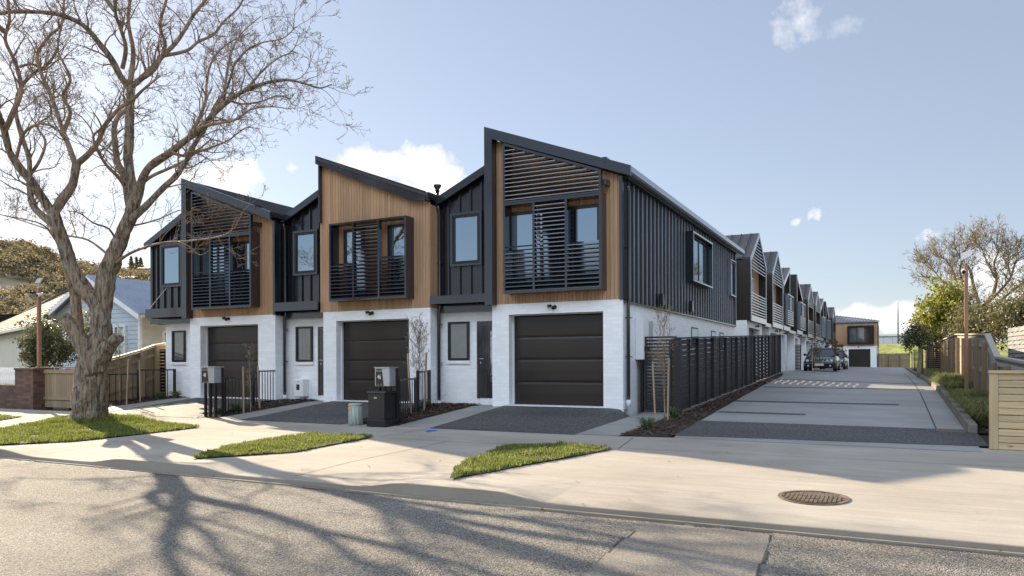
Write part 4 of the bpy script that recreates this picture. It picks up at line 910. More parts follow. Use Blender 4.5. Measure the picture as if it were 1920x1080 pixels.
# ------------------------------------------------------------------ letterboxes, cabinets, drains
def numeral(T, txt, loc, sx=.8, sz=1.15):
    cu = bpy.data.curves.new('numeral', 'FONT'); cu.body = txt; cu.size = .12; cu.align_x = 'CENTER'; cu.extrude = .001
    o = bpy.data.objects.new('numeral_text', cu); COL.objects.link(o); bpy.context.view_layer.update()
    me = bpy.data.meshes.new_from_object(o.evaluated_get(bpy.context.evaluated_depsgraph_get())); bpy.data.objects.remove(o)
    o = bpy.data.objects.new('numeral', me); COL.objects.link(o); me.materials.clear(); me.materials.append(M['black_num']); o.parent = T
    o.location = tuple(map(float, loc)); o.rotation_euler = (math.radians(90), 0, 0); o.scale = (sx, sz, 1)
def letterbox(label, num, px, ytop, ybot, base, mfront='bronze'):
    c = gnd(*base); Y = c[1]
    zt, zb_ = pxz(px[0], ytop, Y), pxz(px[0], ybot, Y); x0, x1 = pxx(px[0], ytop, Y), pxx(px[1], ytop, Y); xm = x0+(x1-x0)*.5
    T = thing('letterbox', label, 'letterbox', (c[0], c[1], c[2]), 'numbered letterboxes')
    d = .3
    b = MB(); b.box(x0, x1, Y, Y+d, zb_, zt); b.build('box', 'steel', T, bevel=.006)
    f = MB(); f.add([(x0+.025, Y-.004, zb_+.01), (xm+.04, Y-.004, zb_+.01), (xm-.0, Y-.004, zt-.07), (x0+.025, Y-.004, zt-.07), (x0+.025, Y-.001, zb_+.01), (xm+.04, Y-.001, zb_+.01), (xm, Y-.001, zt-.07), (x0+.025, Y-.001, zt-.07)],
                     [(0, 1, 2, 3), (0, 4, 5, 1), (1, 5, 6, 2), (2, 6, 7, 3), (3, 7, 4, 0)]); fr = f.build('front_panel', mfront, T)
    MB().box(x0+.03, xm, Y-.003, Y-.001, zt-.055, zt-.02).build('slot', 'black', T)
    MB().box(x0-.01, x1+.01, Y-.02, Y+d+.01, zt+.001, zt+.02).build('lid', 'steel', T)
    numeral(T, num, ((x0+xm)/2+.02-c[0], Y-.007-c[1], (zt+zb_)/2-.04-c[2]))
    for k in range(2): MB().box(xm-.03-k*.08, xm-.01-k*.08, Y-.008, Y-.004, zb_+.035, zb_+.05).build('lock', 'chrome', T)
    for xx in (x0+.04, (x0+x1)/2-.01, x1-.06): MB().box(xx, xx+.045, Y+.05, Y+.11, c[2]-.1, zb_-.001).build('leg', 'black', T)
    MB().box(x1+.004, x1+.034, Y+d-.075, Y+d-.03, c[2]-.1, zt-.005).build('back_post', 'black', T)
letterbox('steel letterbox on three tall black legs beside the left driveway', '48', (377, 401), 689, 718, (395, 783))
letterbox('steel letterbox numbered 46 standing just behind the dark power cabinet', '46', (703, 730), 690, 724, (716, 799.2))
def brown_letterbox():
    p = onY(128, 700, 13.9); T = thing('letterbox', 'brown fronted letterbox half hidden behind the tree trunk', 'letterbox', (p[0], 13.9, -1.27), 'numbered letterboxes')
    x0, x1 = pxx(122, 700, 13.9), pxx(146, 700, 13.9); z1, z0 = pxz(122, 688, 13.9), pxz(122, 714, 13.9)
    MB().box(x0, x1, 13.9, 14.2, z0, z1).build('box', 'steel', T, bevel=.006); MB().box(x0+.02, x0+.24, 13.894, 13.899, z0+.01, z1-.05).build('front_panel', 'post_wood', T)
    for xx in (x0+.05, x1-.08): MB().box(xx, xx+.05, 13.98, 14.04, -1.4, z0).build('leg', 'black', T)
    numeral(T, '50', (x0+.13-p[0], -.009, (z0+z1)/2-.04+1.27), 1, 1)
brown_letterbox()
def power_cabinet():
    c = gnd(712, 801); Y = c[1]; x0, x1 = pxx(690, 800, Y), pxx(722, 800, Y); z1 = pxz(700, 733, Y); zb_ = c[2]; xr = x1
    T = thing('power_cabinet', 'dark ribbed plastic power cabinet standing on the pavement edge', 'cabinet', ((x0+x1)/2, Y, zb_))
    d = .42
    MB().box(x0-.02, x1+.02, Y-.02, Y+d+.02, zb_, zb_+.16).build('base', 'black', T, bevel=.01)
    MB().box(x0+.01, x1-.01, Y, Y+d, zb_+.161, z1-.05).build('body', 'black', T, bevel=.01)
    b = MB()
    for k in range(8): xx = x0+.015+k*(x1-x0-.03)/8; b.box(xx+.003, xx+(x1-x0-.03)/8-.005, Y-.012, Y-.001, zb_+.17, z1-.06)
    b.build('ribbed_front', 'cabinet', T)
    MB().prism_x([(Y-.03, z1-.05), (Y+d+.03, z1-.05), (Y+d, z1), (Y, z1)], x0-.015, x1+.015).build('lid', 'black', T, bevel=.012)
    MB().box((x0+x1)/2-.05, (x0+x1)/2+.02, Y-.018, Y-.013, z1-.16, z1-.13).build('badge', 'steel', T)
power_cabinet()
def green_pillar():
    c = gnd(667, 797); z1 = pxz(667, 757, c[1]); r = .145
    T = thing('utility_pillar', 'short pale green utility pillar with orange stickers on the pavement', 'pillar', c)
    b = MB(); n = 24; pts = [(c[0], c[1], c[2]), (c[0], c[1], z1-.03)]; b.tube(pts, [r, r*.97], n); b.build('body', 'green_case', T, True)
    rb = MB()
    for k in range(12): a = k*math.pi/6; rb.box(c[0]+math.cos(a)*r-.008, c[0]+math.cos(a)*r+.008, c[1]+math.sin(a)*r-.008, c[1]+math.sin(a)*r+.008, c[2]+.03, z1-.06)
    rb.build('rib', 'green_case', T); MB().tube([(c[0], c[1], z1-.03), (c[0], c[1], z1-.005), (c[0], c[1], z1+.01)], [r*1.06, r*1.06, r*.95], n).build('lid', 'green_case', T)
    for k, (dz, h, w) in enumerate(((.42, .045, .05), (.34, .06, .075))): MB().box(c[0]-.085, c[0]-.085+w, c[1]-r*.93-.006, c[1]-r*.90, c[2]+dz, c[2]+dz+h).build('sticker', 'orange', T)
green_pillar()
def manhole():
    c = gnd(1525, 934); T = thing('manhole_cover', 'round rusty cast iron manhole cover set in the pavement', 'manhole cover', c)
    R_ = .33; zf = lambda x, y: G(x, y)
    b = MB(); n = 40; b.tube([(c[0], c[1], c[2]-.01), (c[0], c[1], c[2]+.008)], [R_, R_], n); b.build('plate', 'rust_dark', T)
    r = MB(); vs = []
    for k in range(n):
        a = 2*math.pi*k/n; 
        for rr, z in ((R_+.02, .004), (R_+.02, .012), (R_-.02, .012), (R_-.02, .004)): vs.append((c[0]+math.cos(a)*rr, c[1]+math.sin(a)*rr, c[2]+z+ (G(c[0]+math.cos(a)*rr, c[1]+math.sin(a)*rr)-c[2])))
    fs = [(4*k+j, 4*((k+1) % n)+j, 4*((k+1) % n)+(j+1) % 4, 4*k+(j+1) % 4) for k in range(n) for j in range(4)]; r.add(vs, fs); r.build('rim', 'cast_iron', T)
    g = MB(); s = .042
    for i in range(-8, 9):
        for j in range(-8, 9):
            x, y = i*s, j*s
            if x*x+y*y < (R_-.03)**2 and not (abs(x) < .05 and abs(y+.12) < .03): g.box(c[0]+x-.0155, c[0]+x+.0155, c[1]+y-.0155, c[1]+y+.0155, c[2]+.006, c[2]+.016)
    g.build('raised_studs', 'cast_iron', T); g = MB(); g.box(c[0]-.06, c[0]+.06, c[1]+R_+.02, c[1]+R_+.05, c[2]-.0, c[2]+.02); g.build('hinge', 'cast_iron', T)
manhole()
def grate():
    T = thing('drain_grate', 'iron drain grate at the near end of the lane kerb', 'drain', (.95, 15.75, G(.95, 15.75)))
    b = MB(); x0, x1, y0, y1 = .72, 1.2, 15.55, 16.0; z = max(G(x0, y0), G(x1, y1), G(x0, y1), G(x1, y0))+.012
    b.box(x0, x1, y0, y0+.03, z-.03, z).box(x0, x1, y1-.03, y1, z-.03, z).box(x0, x0+.03, y0+.03, y1-.03, z-.03, z).box(x1-.03, x1, y0+.03, y1-.03, z-.03, z)
    fr = b.build('frame', 'cast_iron', T); b = MB()
    for k in range(11): xx = x0+.045+k*.037; b.box(xx, xx+.018, y0+.03, y1-.03, z-.025, z-.003)
    b.build('bars', 'cast_iron', T); MB().box(x0+.03, x1-.03, y0+.03, y1-.03, z-.03, z-.026).build('sump', 'black', T)
grate()
# kerb stones along the garden
ky = 15.6; k = 0
while ky < 84:
    ln = 2.35; y0, y1 = ky+.012, ky+ln-.012; b = MB(); z0, z1 = G(1.2, y0), G(1.2, y1)
    b.add([(1.2, y0, z0-.1), (1.36, y0, z0-.1), (1.36, y1, z1-.1), (1.2, y1, z1-.1), (1.225, y0, z0+.16), (1.36, y0, z0+.16), (1.36, y1, z1+.16), (1.225, y1, z1+.16)], [(0, 3, 2, 1), (4, 5, 6, 7), (0, 1, 5, 4), (1, 2, 6, 5), (2, 3, 7, 6), (3, 0, 4, 7)])
    tag(b.build('kerb_stone', 'kerb', bevel=.012), 'grey concrete kerb stone in the row edging the lane garden' if k else 'first grey kerb stone beside the drain grate at the lane mouth', 'kerb stone', 'kerb stones edging the lane garden'); ky += ln; k += 1
# ------------------------------------------------------------------ right boundary: timber fence, pole, screen
def right_fence():
    T = thing('timber_fence', 'timber paling fence with exposed posts along the right side of the lane', 'fence', (2.0, 21, -1.05))
    fx = 2.0
    top = lambda y: lerp(y, [(12, -.16), (19.6, .05), (21.6, .62), (31, .92), (60, .95)]); gz = lambda y: G(1.3, y)-.05
    b = MB(); y = 14.2
    while y < 60:
        w = .14; z0, z1 = gz(y)+rnd.uniform(0, .02), top(y); b.add([(fx+.1, y, z0), (fx+.12, y, z0), (fx+.12, y+w-.006, z0), (fx+.1, y+w-.006, z0), (fx+.1, y, z1), (fx+.12, y, z1), (fx+.12, y+w-.006, top(y+w)), (fx+.1, y+w-.006, top(y+w))], [(0, 3, 2, 1), (4, 5, 6, 7), (0, 1, 5, 4), (1, 2, 6, 5), (2, 3, 7, 6), (3, 0, 4, 7)]); y += w
    b.build('palings', 'fence_grey', T)
    for off in (.2, .85, 1.5):
        b = MB(); ys = [14.2, 19.6, 21.6, 31, 60]
        for a, c in zip(ys[:-1], ys[1:]):
            za = gz(a)+min(off, top(a)-gz(a)-.12); zc = gz(c)+min(off, top(c)-gz(c)-.12); b.bar((fx+.075, a, za), (fx+.075, c, zc), .05, .09)
        b.build('rail', 'fence_grey', T)
    b = MB(); ys = [14.2, 19.6, 21.6, 31, 60]
    for a, c in zip(ys[:-1], ys[1:]): b.bar((fx+.09, a, top(a)+.02), (fx+.09, c, top(c)+.02), .13, .045)
    b.build('capping', 'fence_grey', T)
    for y in [15.2, 17.3, 19.4, 21.3, 23.2, 25.2, 27.2, 29.4, 31.6, 33.8, 36, 38.3, 40.6, 43, 46, 49, 52, 55]: MB().box(fx-.06, fx+.05, y-.055, y+.055, gz(y)-.1, top(y)-.1).build('post', 'fence_warm', T, bevel=.006)
right_fence()
def pole(label, base, topz, w, tilt, panel, face):
    T = thing('security_pole', label, 'pole', base, 'timber poles with camera and panel')
    x, y, z = base; MB().box(x-w/2, x+w/2, y-w/2, y+w/2, z-.1, topz).build('post', 'post_wood', T, bevel=.006)
    b = MB(); c = Vector((x, y, topz+.22)); u = Vector((.14, 0, .0)); v = Vector((0, .05, .08)) if not tilt else Vector((0, .09, .10)); 
    if tilt: u = Vector((.12, .02, .06))
    n = u.cross(v).normalized()*.012
    b.add([c-u-v-n, c+u-v-n, c+u+v-n, c-u+v-n, c-u-v+n, c+u-v+n, c+u+v+n, c-u+v+n], [(0, 3, 2, 1), (4, 5, 6, 7), (0, 1, 5, 4), (1, 2, 6, 5), (2, 3, 7, 6), (3, 0, 4, 7)]); b.build('panel', 'grey_plastic', T)
    MB().tube([(x, y, topz), (x, y, topz+.2)], [.018, .018], 8).build('bracket', 'steel', T)
    cm = MB(); cz = topz-.22; s = face; cm.tube([(x+s*w/2, y, cz+.02), (x+s*(w/2+.06), y, cz+.02)], [.022, .022], 8); cm.build('arm', 'black', T)
    cb = MB(); cb.tube([(x+s*(w/2+.05), y+.06, cz+.03), (x+s*(w/2+.06), y-.12, cz-.02)], [.055, .06], 14); k = cb.build('camera_body', 'white_case', T, True)
    MB().tube([(x+s*(w/2+.06), y-.121, cz-.02), (x+s*(w/2+.062), y-.135, cz-.024)], [.05, .045], 14).build('lens', 'black', k)
bpole = np.array([1.78, 23.3, G(1.3, 23.3)-.03])
pole('tall timber pole with tilted panel and camera by the lane garden', bpole, float(onY(1807, 494, 23.3)[2]), .088, True, None, -.6)
p = onY(73, 540, 13.6); pole('timber pole with camera and white panel beside the brick pillar', np.array([p[0], 13.6, -1.27]), float(p[2])+.0, .095, False, None, 1)
def pine_screen():
    Y = 13.35; x0 = float(onY(1855, 846, Y)[0]); z0 = -1.35; zt = pxz(1856, 696.5, Y); x1 = x0+2.6
    T = thing('pine_screen', 'new pine slatted screen at the right edge of the lane mouth', 'screen', (x0, Y, z0))
    pw = .115
    MB().box(x0, x0+pw, Y, Y+.06, z0, zt-.03).build('post', 'pine_z', T, bevel=.004); MB().box(x1-pw, x1, Y, Y+.06, z0, zt-.03).build('post', 'pine_z', T, bevel=.004)
    MB().box(x0-.01, x1+.01, Y-.02, Y+.09, zt-.03, zt+.015).build('capping', 'pine', T, bevel=.004)
    b = MB(); n = 11; h = (zt-.03-z0)/n
    for k in range(n): 
        dz = rnd.uniform(-.002, .002); b.box(x0+pw+.003, x1-pw-.003, Y+.012+rnd.uniform(-.002, .002), Y+.035, z0+k*h+.007+dz, z0+(k+1)*h-.005+dz)
    b.build('slat_panel', 'pine', T)
pine_screen()
def wavy_panels():
    for j, (ya, yb, xa, xb, lab) in enumerate(((26.5, 23.9, 3.1, 3.35, 'flat weathered panel of overlapping grey boards behind the timber fence'), (23.5, 17.8, 3.38, 3.6, 'sagging weathered panel of overlapping grey boards behind the timber fence'))):
        T = thing('board_screen', lab, 'fence', (xa, ya, -1.), 'weathered board screens')
        b = MB(); n = 15; seg = 10
        for k in range(n):
            zk = -.9+k*.123
            for i in range(seg):
                t0, t1 = i/seg, (i+1)/seg
                sag = (lambda t: .0) if j == 0 else (lambda t: -.10*math.sin(t*math.pi*.8+.3)+.34*max(0, t-.45))
                f = lambda t: (xa+(xb-xa)*t, ya+(yb-ya)*t, zk+sag(t)*(k/n)+.008*math.sin(i*3.1+k))
                p0, p1 = Vector(f(t0)), Vector(f(t1)); dd = Vector((-.03, 0, 0)); h = Vector((0, 0, .13))
                b.add([p0+dd, p1+dd, p1+h, p0+h, p0+dd+Vector((.03, 0, 0)), p1+dd+Vector((.03, 0, 0)), p1+h+Vector((.02, 0, 0)), p0+h+Vector((.02, 0, 0))], [(0, 1, 2, 3), (7, 6, 5, 4), (0, 4, 5, 1), (3, 2, 6, 7), (1, 5, 6, 2), (0, 3, 7, 4)])
        b.build('board_panel', 'grey_slat', T)
        for t in (.02, .98): MB().box(xa+(xb-xa)*t+.03, xa+(xb-xa)*t+.12, ya+(yb-ya)*t-.05, ya+(yb-ya)*t+.05, -1.1, .95).build('post', 'grey_slat', T)
wavy_panels()
slat_gate('slat_screen', 'black slatted screen between the lane kerb and the timber fence', 'screen', 1.42, 2.05, 38.5, -.86, .85, 'black', 18, latch=False)
slat_gate('slat_screen', 'far black slatted screen beyond the first one by the lane kerb', 'screen', 1.42, 2.05, 62., -.9, .8, 'black', 18, latch=False)
# ------------------------------------------------------------------ vegetation builders
def unit(): 
    while True:
        v = Vector((rnd.uniform(-1, 1), rnd.uniform(-1, 1), rnd.uniform(-1, 1)))
        if .05 < v.length < 1: return v.normalized()
def leaf(b, p, s, n=None, asp=.5):
    n = n or unit(); u = n.orthogonal().normalized(); a = rnd.uniform(0, 6.283); w = n.cross(u); d = u*math.cos(a)+w*math.sin(a); e = n.cross(d)
    b.add([p-d*s*.5, p+e*s*asp*.5+n*s*.06, p+d*s*.5, p-e*s*asp*.5+n*s*.06], [(0, 1, 2, 3)])
def foliage(b, c, rad, clumps, per, size, hollow=.55, spread=.28, flat=1., asp=.55):
    """leaf clumps through an ellipsoid with uneven outline"""
    c = Vector(c); off = Vector((rnd.uniform(0, 50), rnd.uniform(0, 50), 0))
    for _ in range(clumps):
        d = unit(); k = rnd.uniform(hollow, 1.0)*(1+.35*mnoise.noise(d*1.7+off)+.15*mnoise.noise(d*4+off))
        q = c+Vector((d.x*rad[0], d.y*rad[1], d.z*rad[2]))*k
        sp = spread*rnd.uniform(.5, 1.2)
        for _ in range(per):
            o = unit()*rnd.random()**.6*sp; o.z *= flat
            leaf(b, q+o, size*rnd.uniform(.6, 1.25), (d*.5+unit()).normalized(), asp)
def twig(b, p, d, L, r, lvl, seg=.16, up=.10, wig=.32, sides=3, kids=(5, 4, 3), ratio=.5, droop=0., start=.15, minr=.0035):
    n = max(3, int(L/seg)); pts = [Vector(p)]; rs = [r]; d = Vector(d).normalized(); kid = []
    for i in range(n):
        d = (d+unit()*wig+Vector((0, 0, up-droop*i/n))).normalized(); pts.append(pts[-1]+d*(L/n)); t = (i+1)/n; rs.append(max(minr, r*(1-.8*t)))
        kid.append((pts[-1], d.copy(), t))
    b.tube(pts, rs, sides if lvl < 2 else 3, cap=False)
    if lvl < len(kids):
        for _ in range(kids[lvl]):
            q, dd, t = kid[int(min(n-1, max(0, (start+(1-start)*rnd.random())*n)))]
            s = unit(); s = (s-dd*s.dot(dd)).normalized()
            twig(b, q, dd*.65+s*.8+Vector((0, 0, .12)), L*ratio*rnd.uniform(.6, 1.15)*(1.1-.4*t), max(minr, r*(1-.75*t)*.62), lvl+1, seg*.8, up, wig, sides, kids, ratio, droop, start, minr)
def smooth_path(pts, rads, k=5):
    P = [Vector(p) for p in pts]; out = []; ro = []; n = len(P)
    for i in range(n-1):
        a, b_, c, d = P[max(0, i-1)], P[i], P[i+1], P[min(n-1, i+2)]
        for j in range(k):
            t = j/k; out.append(.5*((2*b_)+(c-a)*t+(2*a-5*b_+4*c-d)*t*t+(3*b_-a-3*c+d)*t**3)); ro.append(rads[i]+(rads[i+1]-rads[i])*t)
    out.append(P[-1]); ro.append(rads[-1]); return out, ro
# ------------------------------------------------------------------ the bare street tree
def street_tree():
    base = gnd(166, 786); D = 17.45; DX = 0.
    T = thing('bare_tree', 'large bare street tree with forked lichen covered trunk on the grass verge', 'tree', base)
    tr, br = MB(), MB()
    limbs = []
    def limb(pts, r0, r1, d0, d1, thick=False, kids=True, pw=.8, extra=None):
        n = len(pts); w = [Vector(at(x, y, D+d0+(d1-d0)*i/(n-1))) for i, (x, y) in enumerate(pts)]
        rr = [r0+(r1-r0)*(i/(n-1))**pw for i in range(n)]
        if extra: rr = extra
        rr = [v*.86 for v in rr]
        P, Rr = smooth_path(w, rr, 5 if thick else 4)
        (tr if r0 > .09 else br).tube(P, Rr, 30 if r0 > .2 else 12 if r0 > .09 else 7, rough=.20 if r0 > .09 else .1, seed=len(limbs), ridge=.06 if r0 > .15 else 0)
        limbs.append((P, Rr, kids)); return w[-1]
    limb([(163, 800), (165, 775), (167, 740), (172, 694), (183, 655), (189, 624), (191, 585), (198, 527), (210, 490), (220, 462), (235, 425), (250, 388), (262, 350)], .5, .15, 0, 0, True, False,
         extra=[.58, .47, .40, .385, .34, .27, .235, .24, .225, .20, .175, .155, .14])
    limb([(178, 700), (170, 672), (158, 650), (149, 632), (134, 612), (117, 593)], .26, .17, -.1, -.35, True, False)          # sawn limb, left
    limb([(178, 678), (196, 660), (210, 644), (222, 631)], .22, .15, -.1, -.35, True, False)                                  # sawn limb, right
    limb([(150, 640), (146, 605), (143, 575), (139, 548), (130, 515)], .15, .12, .15, .1, True, False)
    limb([(186, 590), (178, 568), (158, 540), (136, 508), (123, 470), (109, 430), (100, 400)], .22, .15, 0, -.3, True, False)
    limb([(100, 402), (75, 365), (58, 340), (35, 312), (18, 285), (10, 255), (2, 225), (-18, 195), (-30, 150)], .125, .06, -.3, -1.6)
    limb([(100, 402), (118, 372), (137, 345), (142, 315), (146, 302)], .125, .10, -.3, -.2, True, False)
    limb([(143, 315), (133, 285), (118, 245), (108, 215), (95, 180), (80, 145), (70, 105), (90, 70), (115, 45), (120, 0)], .08, .03, -.2, 1.2)
    limb([(146, 306), (165, 290), (185, 265), (195, 238), (222, 205), (245, 190), (272, 165), (300, 142)], .09, .025, -.2, -1.4)
    limb([(107, 428), (80, 405), (62, 385), (55, 350), (55, 300), (42, 260), (30, 210), (36, 170), (60, 140), (90, 120), (110, 90)], .10, .03, -.2, 1.0)
    limb([(55, 330), (75, 300), (85, 265), (70, 235), (95, 215), (92, 190), (78, 175)], .05, .015, .3, 1.2)
    limb([(120, 245), (132, 210), (118, 180), (132, 150), (120, 120), (108, 90), (118, 40)], .06, .02, .3, -.5)
    limb([(8, 250), (25, 210), (40, 170), (30, 120), (10, 75), (18, 35), (12, -20)], .07, .03, -1.0, -2.2)
    limb([(30, 300), (45, 250), (75, 232), (105, 240), (130, 260)], .05, .012, -.6, -1.9)
    limb([(38, 125), (60, 120), (85, 130), (110, 112), (140, 110)], .04, .015, .5, 2)
    limb([(247, 408), (236, 345), (230, 325), (220, 303), (216, 275), (214, 240), (225, 215), (248, 200)], .12, .05, .1, 1.)
    limb([(258, 362), (272, 325), (290, 305), (320, 285), (350, 262), (375, 240), (405, 210), (430, 188), (460, 170), (500, 155), (540, 150), (575, 158), (600, 165), (622, 158)], .125, .012, 0, -1.8)
    limb([(245, 412), (275, 385), (300, 358), (330, 330), (350, 300), (368, 265), (388, 235), (402, 200), (425, 165), (440, 120)], .105, .025, -.1, -.9)
    limb([(255, 372), (245, 330), (240, 290), (243, 250), (243, 210), (245, 180), (242, 160)], .135, .11, .1, .5, True, False)
    limb([(243, 168), (225, 140), (205, 105), (185, 80), (165, 55), (140, 38), (100, 25), (50, 22), (0, 25), (-50, 40)], .095, .04, .5, -.9)
    limb([(243, 165), (262, 150), (285, 128), (305, 105), (330, 80), (350, 50), (365, 25), (385, 0), (400, -35), (430, -90)], .09, .03, .5, 1.6)
    limb([(230, 128), (236, 90), (225, 50), (216, 20), (220, -40), (200, -110)], .065, .03, .5, -1.)
    limb([(262, 150), (290, 130), (310, 85), (300, 50), (312, 0), (330, -60)], .06, .03, .6, -.6)
    limb([(305, 105), (350, 95), (372, 78), (400, 65), (420, 40), (450, 10), (470, -40)], .055, .025, .9, 2.5)
    limb([(262, 348), (285, 330), (330, 310), (360, 292), (385, 270), (400, 262), (430, 272)], .06, .014, 0, 1.8)
    limb([(235, 350), (220, 330), (200, 310), (185, 285), (175, 255), (190, 238), (175, 210)], .06, .016, .2, -1.6)
    limb([(320, 285), (345, 292), (370, 285), (400, 275), (430, 262), (460, 240), (488, 242)], .05, .010, -.6, .5)
    limb([(375, 240), (400, 232), (440, 225), (470, 205), (510, 200), (545, 205)], .045, .010, -1., -2.6)
    limb([(405, 210), (420, 180), (425, 140), (435, 95), (455, 60), (490, 30)], .055, .012, -1., .6)
    limb([(430, 188), (455, 195), (490, 190), (520, 180), (545, 185)], .035, .010, -1.2, .4)
    limb([(350, 262), (372, 225), (385, 190), (388, 150), (400, 110), (430, 80), (470, 62)], .06, .014, -.6, 1.6)
    limb([(440, 120), (462, 95), (490, 80), (530, 72), (555, 50)], .03, .010, -.9, -2.4)
    limb([(460, 170), (490, 135), (520, 110), (548, 95), (562, 65)], .035, .010, -1.4, .2)
    limb([(212, 497), (235, 480), (260, 468), (300, 456), (350, 452), (400, 446), (428, 437), (445, 420)], .05, .008, 0, -2.2)
    limb([(335, 453), (355, 462), (375, 478), (395, 468)], .014, .005, -1.2, -2.2)
    limb([(203, 478), (165, 450), (120, 440), (60, 420), (0, 402), (-60, 400)], .035, .012, .1, 1.8)
    limb([(110, 460), (85, 425), (50, 412), (10, 405)], .03, .01, -.1, -1.8)
    limb([(222, 460), (205, 430), (175, 418), (150, 400), (125, 395)], .035, .01, .1, -1.8)
    limb([(235, 425), (265, 420), (300, 410), (335, 395), (360, 398)], .035, .008, 0, 1.6)
    # limbs above the picture, which throw the long shadows
    for pts, r, a, c in (([(242, 165), (250, 100), (240, 30), (255, -60), (245, -140)], .08, .5, .2), ([(10, 60), (-40, 20), (-90, -40), (-120, -110)], .07, -1.5, -3), ([(385, 0), (440, -60), (500, -110)], .05, 1.4, 2.6), ([(215, 20), (160, -50), (110, -120)], .06, -.4, 2.), ([(-18, 195), (-90, 150), (-150, 90)], .06, -1.6, -1), ([(120, 0), (80, -70), (60, -140)], .05, 1.2, 2.6)):
        limb(pts, r, .02, a, c)
    for P, Rr, kids in limbs:
        if not kids: continue
        n = len(P); L = sum((P[i+1]-P[i]).length for i in range(n-1)); k = max(7, int(L*5.6)); k = int(k*.45) if max(p.z for p in P) < 3.4 else k
        for _ in range(k):
            i = int(n*(.14+.86*rnd.random()**.85)); i = min(n-2, i); d = (P[i+1]-P[i]).normalized(); s = unit(); s = (s-d*s.dot(d)).normalized()
            s.y *= .8; v = d*.55+s*.9+Vector((0, 0, .22)); r = min(.024, Rr[i]*.42)
            ln = rnd.uniform(.45, 1.35)*(.75+Rr[i]*3)
            if P[i].z < 2.2: ln *= .45
            twig(br, P[i], v, ln, max(.007, r), 0, .15, .05, .36, 4, (4, 3, 0) if ln < .7 else (5, 4, 2), .52, 0, .15, .0036)
    t = tr.build('trunk', 'bark', T, True); br.build('crown', 'bark_thin', T, True)
street_tree()
def sapling(label, base, top, spread, n, blossom=False, dens=(5, 4)):
    T = thing('sapling', label, 'tree', base); z1 = top; x, y, z = base
    b = MB(); h = z1-z; pts = [Vector((x, y, z-.02))]
    for k in range(8): pts.append(pts[-1]+Vector((rnd.uniform(-.015, .015), rnd.uniform(-.015, .015), h/8)))
    b.tube(pts, [.015-.0012*i for i in range(9)], 6); b.build('trunk', 'bark_thin', T, True)
    c = MB()
    for _ in range(n):
        t = rnd.uniform(.35, .97); q = pts[0].lerp(pts[-1], t); a = rnd.uniform(0, 6.28)
        twig(c, q, (math.cos(a)*.6, math.sin(a)*.6, .9), spread*rnd.uniform(.5, 1.2)*(1.25-t*.6), .006, 0, .08, .14, .2, 3, dens, .5, 0, .2, .0028)
    if blossom:
        for _ in range(260): q = pts[0].lerp(pts[-1], rnd.uniform(.55, 1)); leaf(c, q+Vector((rnd.gauss(0, .16), rnd.gauss(0, .16), rnd.gauss(0, .06))), .03)
    c.build('crown', 'bark_thin' if not blossom else 'brown_leaf', T)
def stake(label, pb, pt, base):
    c = base; top = onY(pt[0], pt[1], c[1]); T = thing('stake', label, 'stake', c, 'timber tree stakes')
    b = MB(); b.bar((c[0], c[1], c[2]-.05), (top[0], c[1]+rnd.uniform(-.03, .03), top[2]), .034); b.build('stake', 'stake_wood', T)
def g2(px, py): return gnd(px, py)
b0 = g2(1246, 795); sapling('thin staked sapling in front of the slatted side gate', b0, float(onY(1250, 592, b0[1])[2]), .55, 26)
stake('left stake of the sapling in front of the slatted side gate', None, (1224, 677), g2(1229, 794)); stake('right stake of the sapling in front of the slatted side gate', None, (1254, 671), g2(1252, 790))
b0 = g2(470, 774); sapling('thin staked sapling in front of the left garage door', b0, float(onY(464, 655, b0[1])[2]), .3, 18)
stake('left stake of the sapling in front of the left garage door', None, (457, 687), g2(457, 775)); stake('right stake of the sapling in front of the left garage door', None, (482, 688), g2(487, 768))
b0 = g2(785, 772); sapling('twiggy staked sapling beside the middle garage door', b0, float(onY(780, 617, b0[1])[2]), .6, 42, dens=(5, 4))
stake('left stake of the twiggy sapling by the middle garage', None, (765, 663), g2(771, 777)); stake('right stake of the twiggy sapling by the middle garage', None, (801, 661), g2(795, 771))
b0 = np.array([-20.75, 14.6, -1.24]); sapling('thin blossoming sapling before the raked timber fence', b0, float(onY(247, 604, 14.6)[2]), .3, 22, True)
stake('left stake of the sapling before the raked timber fence', None, (240, 674), np.array([pxx(237, 752, 14.5), 14.5, -1.25])); stake('right stake of the sapling before the raked timber fence', None, (262, 675), np.array([pxx(263, 752, 15.), 15., -1.2]))
def lane_sapling():
    b0 = np.array([pxx(1527, 690, 41.), 41., -.62]); sapling('dark leafy staked sapling in front of the parked car', b0, 1.15, .5, 30)
    b = MB(); foliage(b, (b0[0]+.1, 41., .35), (.3, .3, .75), 26, 12, .10); b.build('shrub_leaves', 'bush_leaf', bpy.data.objects[[o.name for o in COL.objects if o.name.startswith('sapling')][-1]])
    stake('stake of the leafy sapling in front of the parked car', None, (1523, 652), np.array([pxx(1523, 694, 40.8), 40.8, -.62]))
lane_sapling()
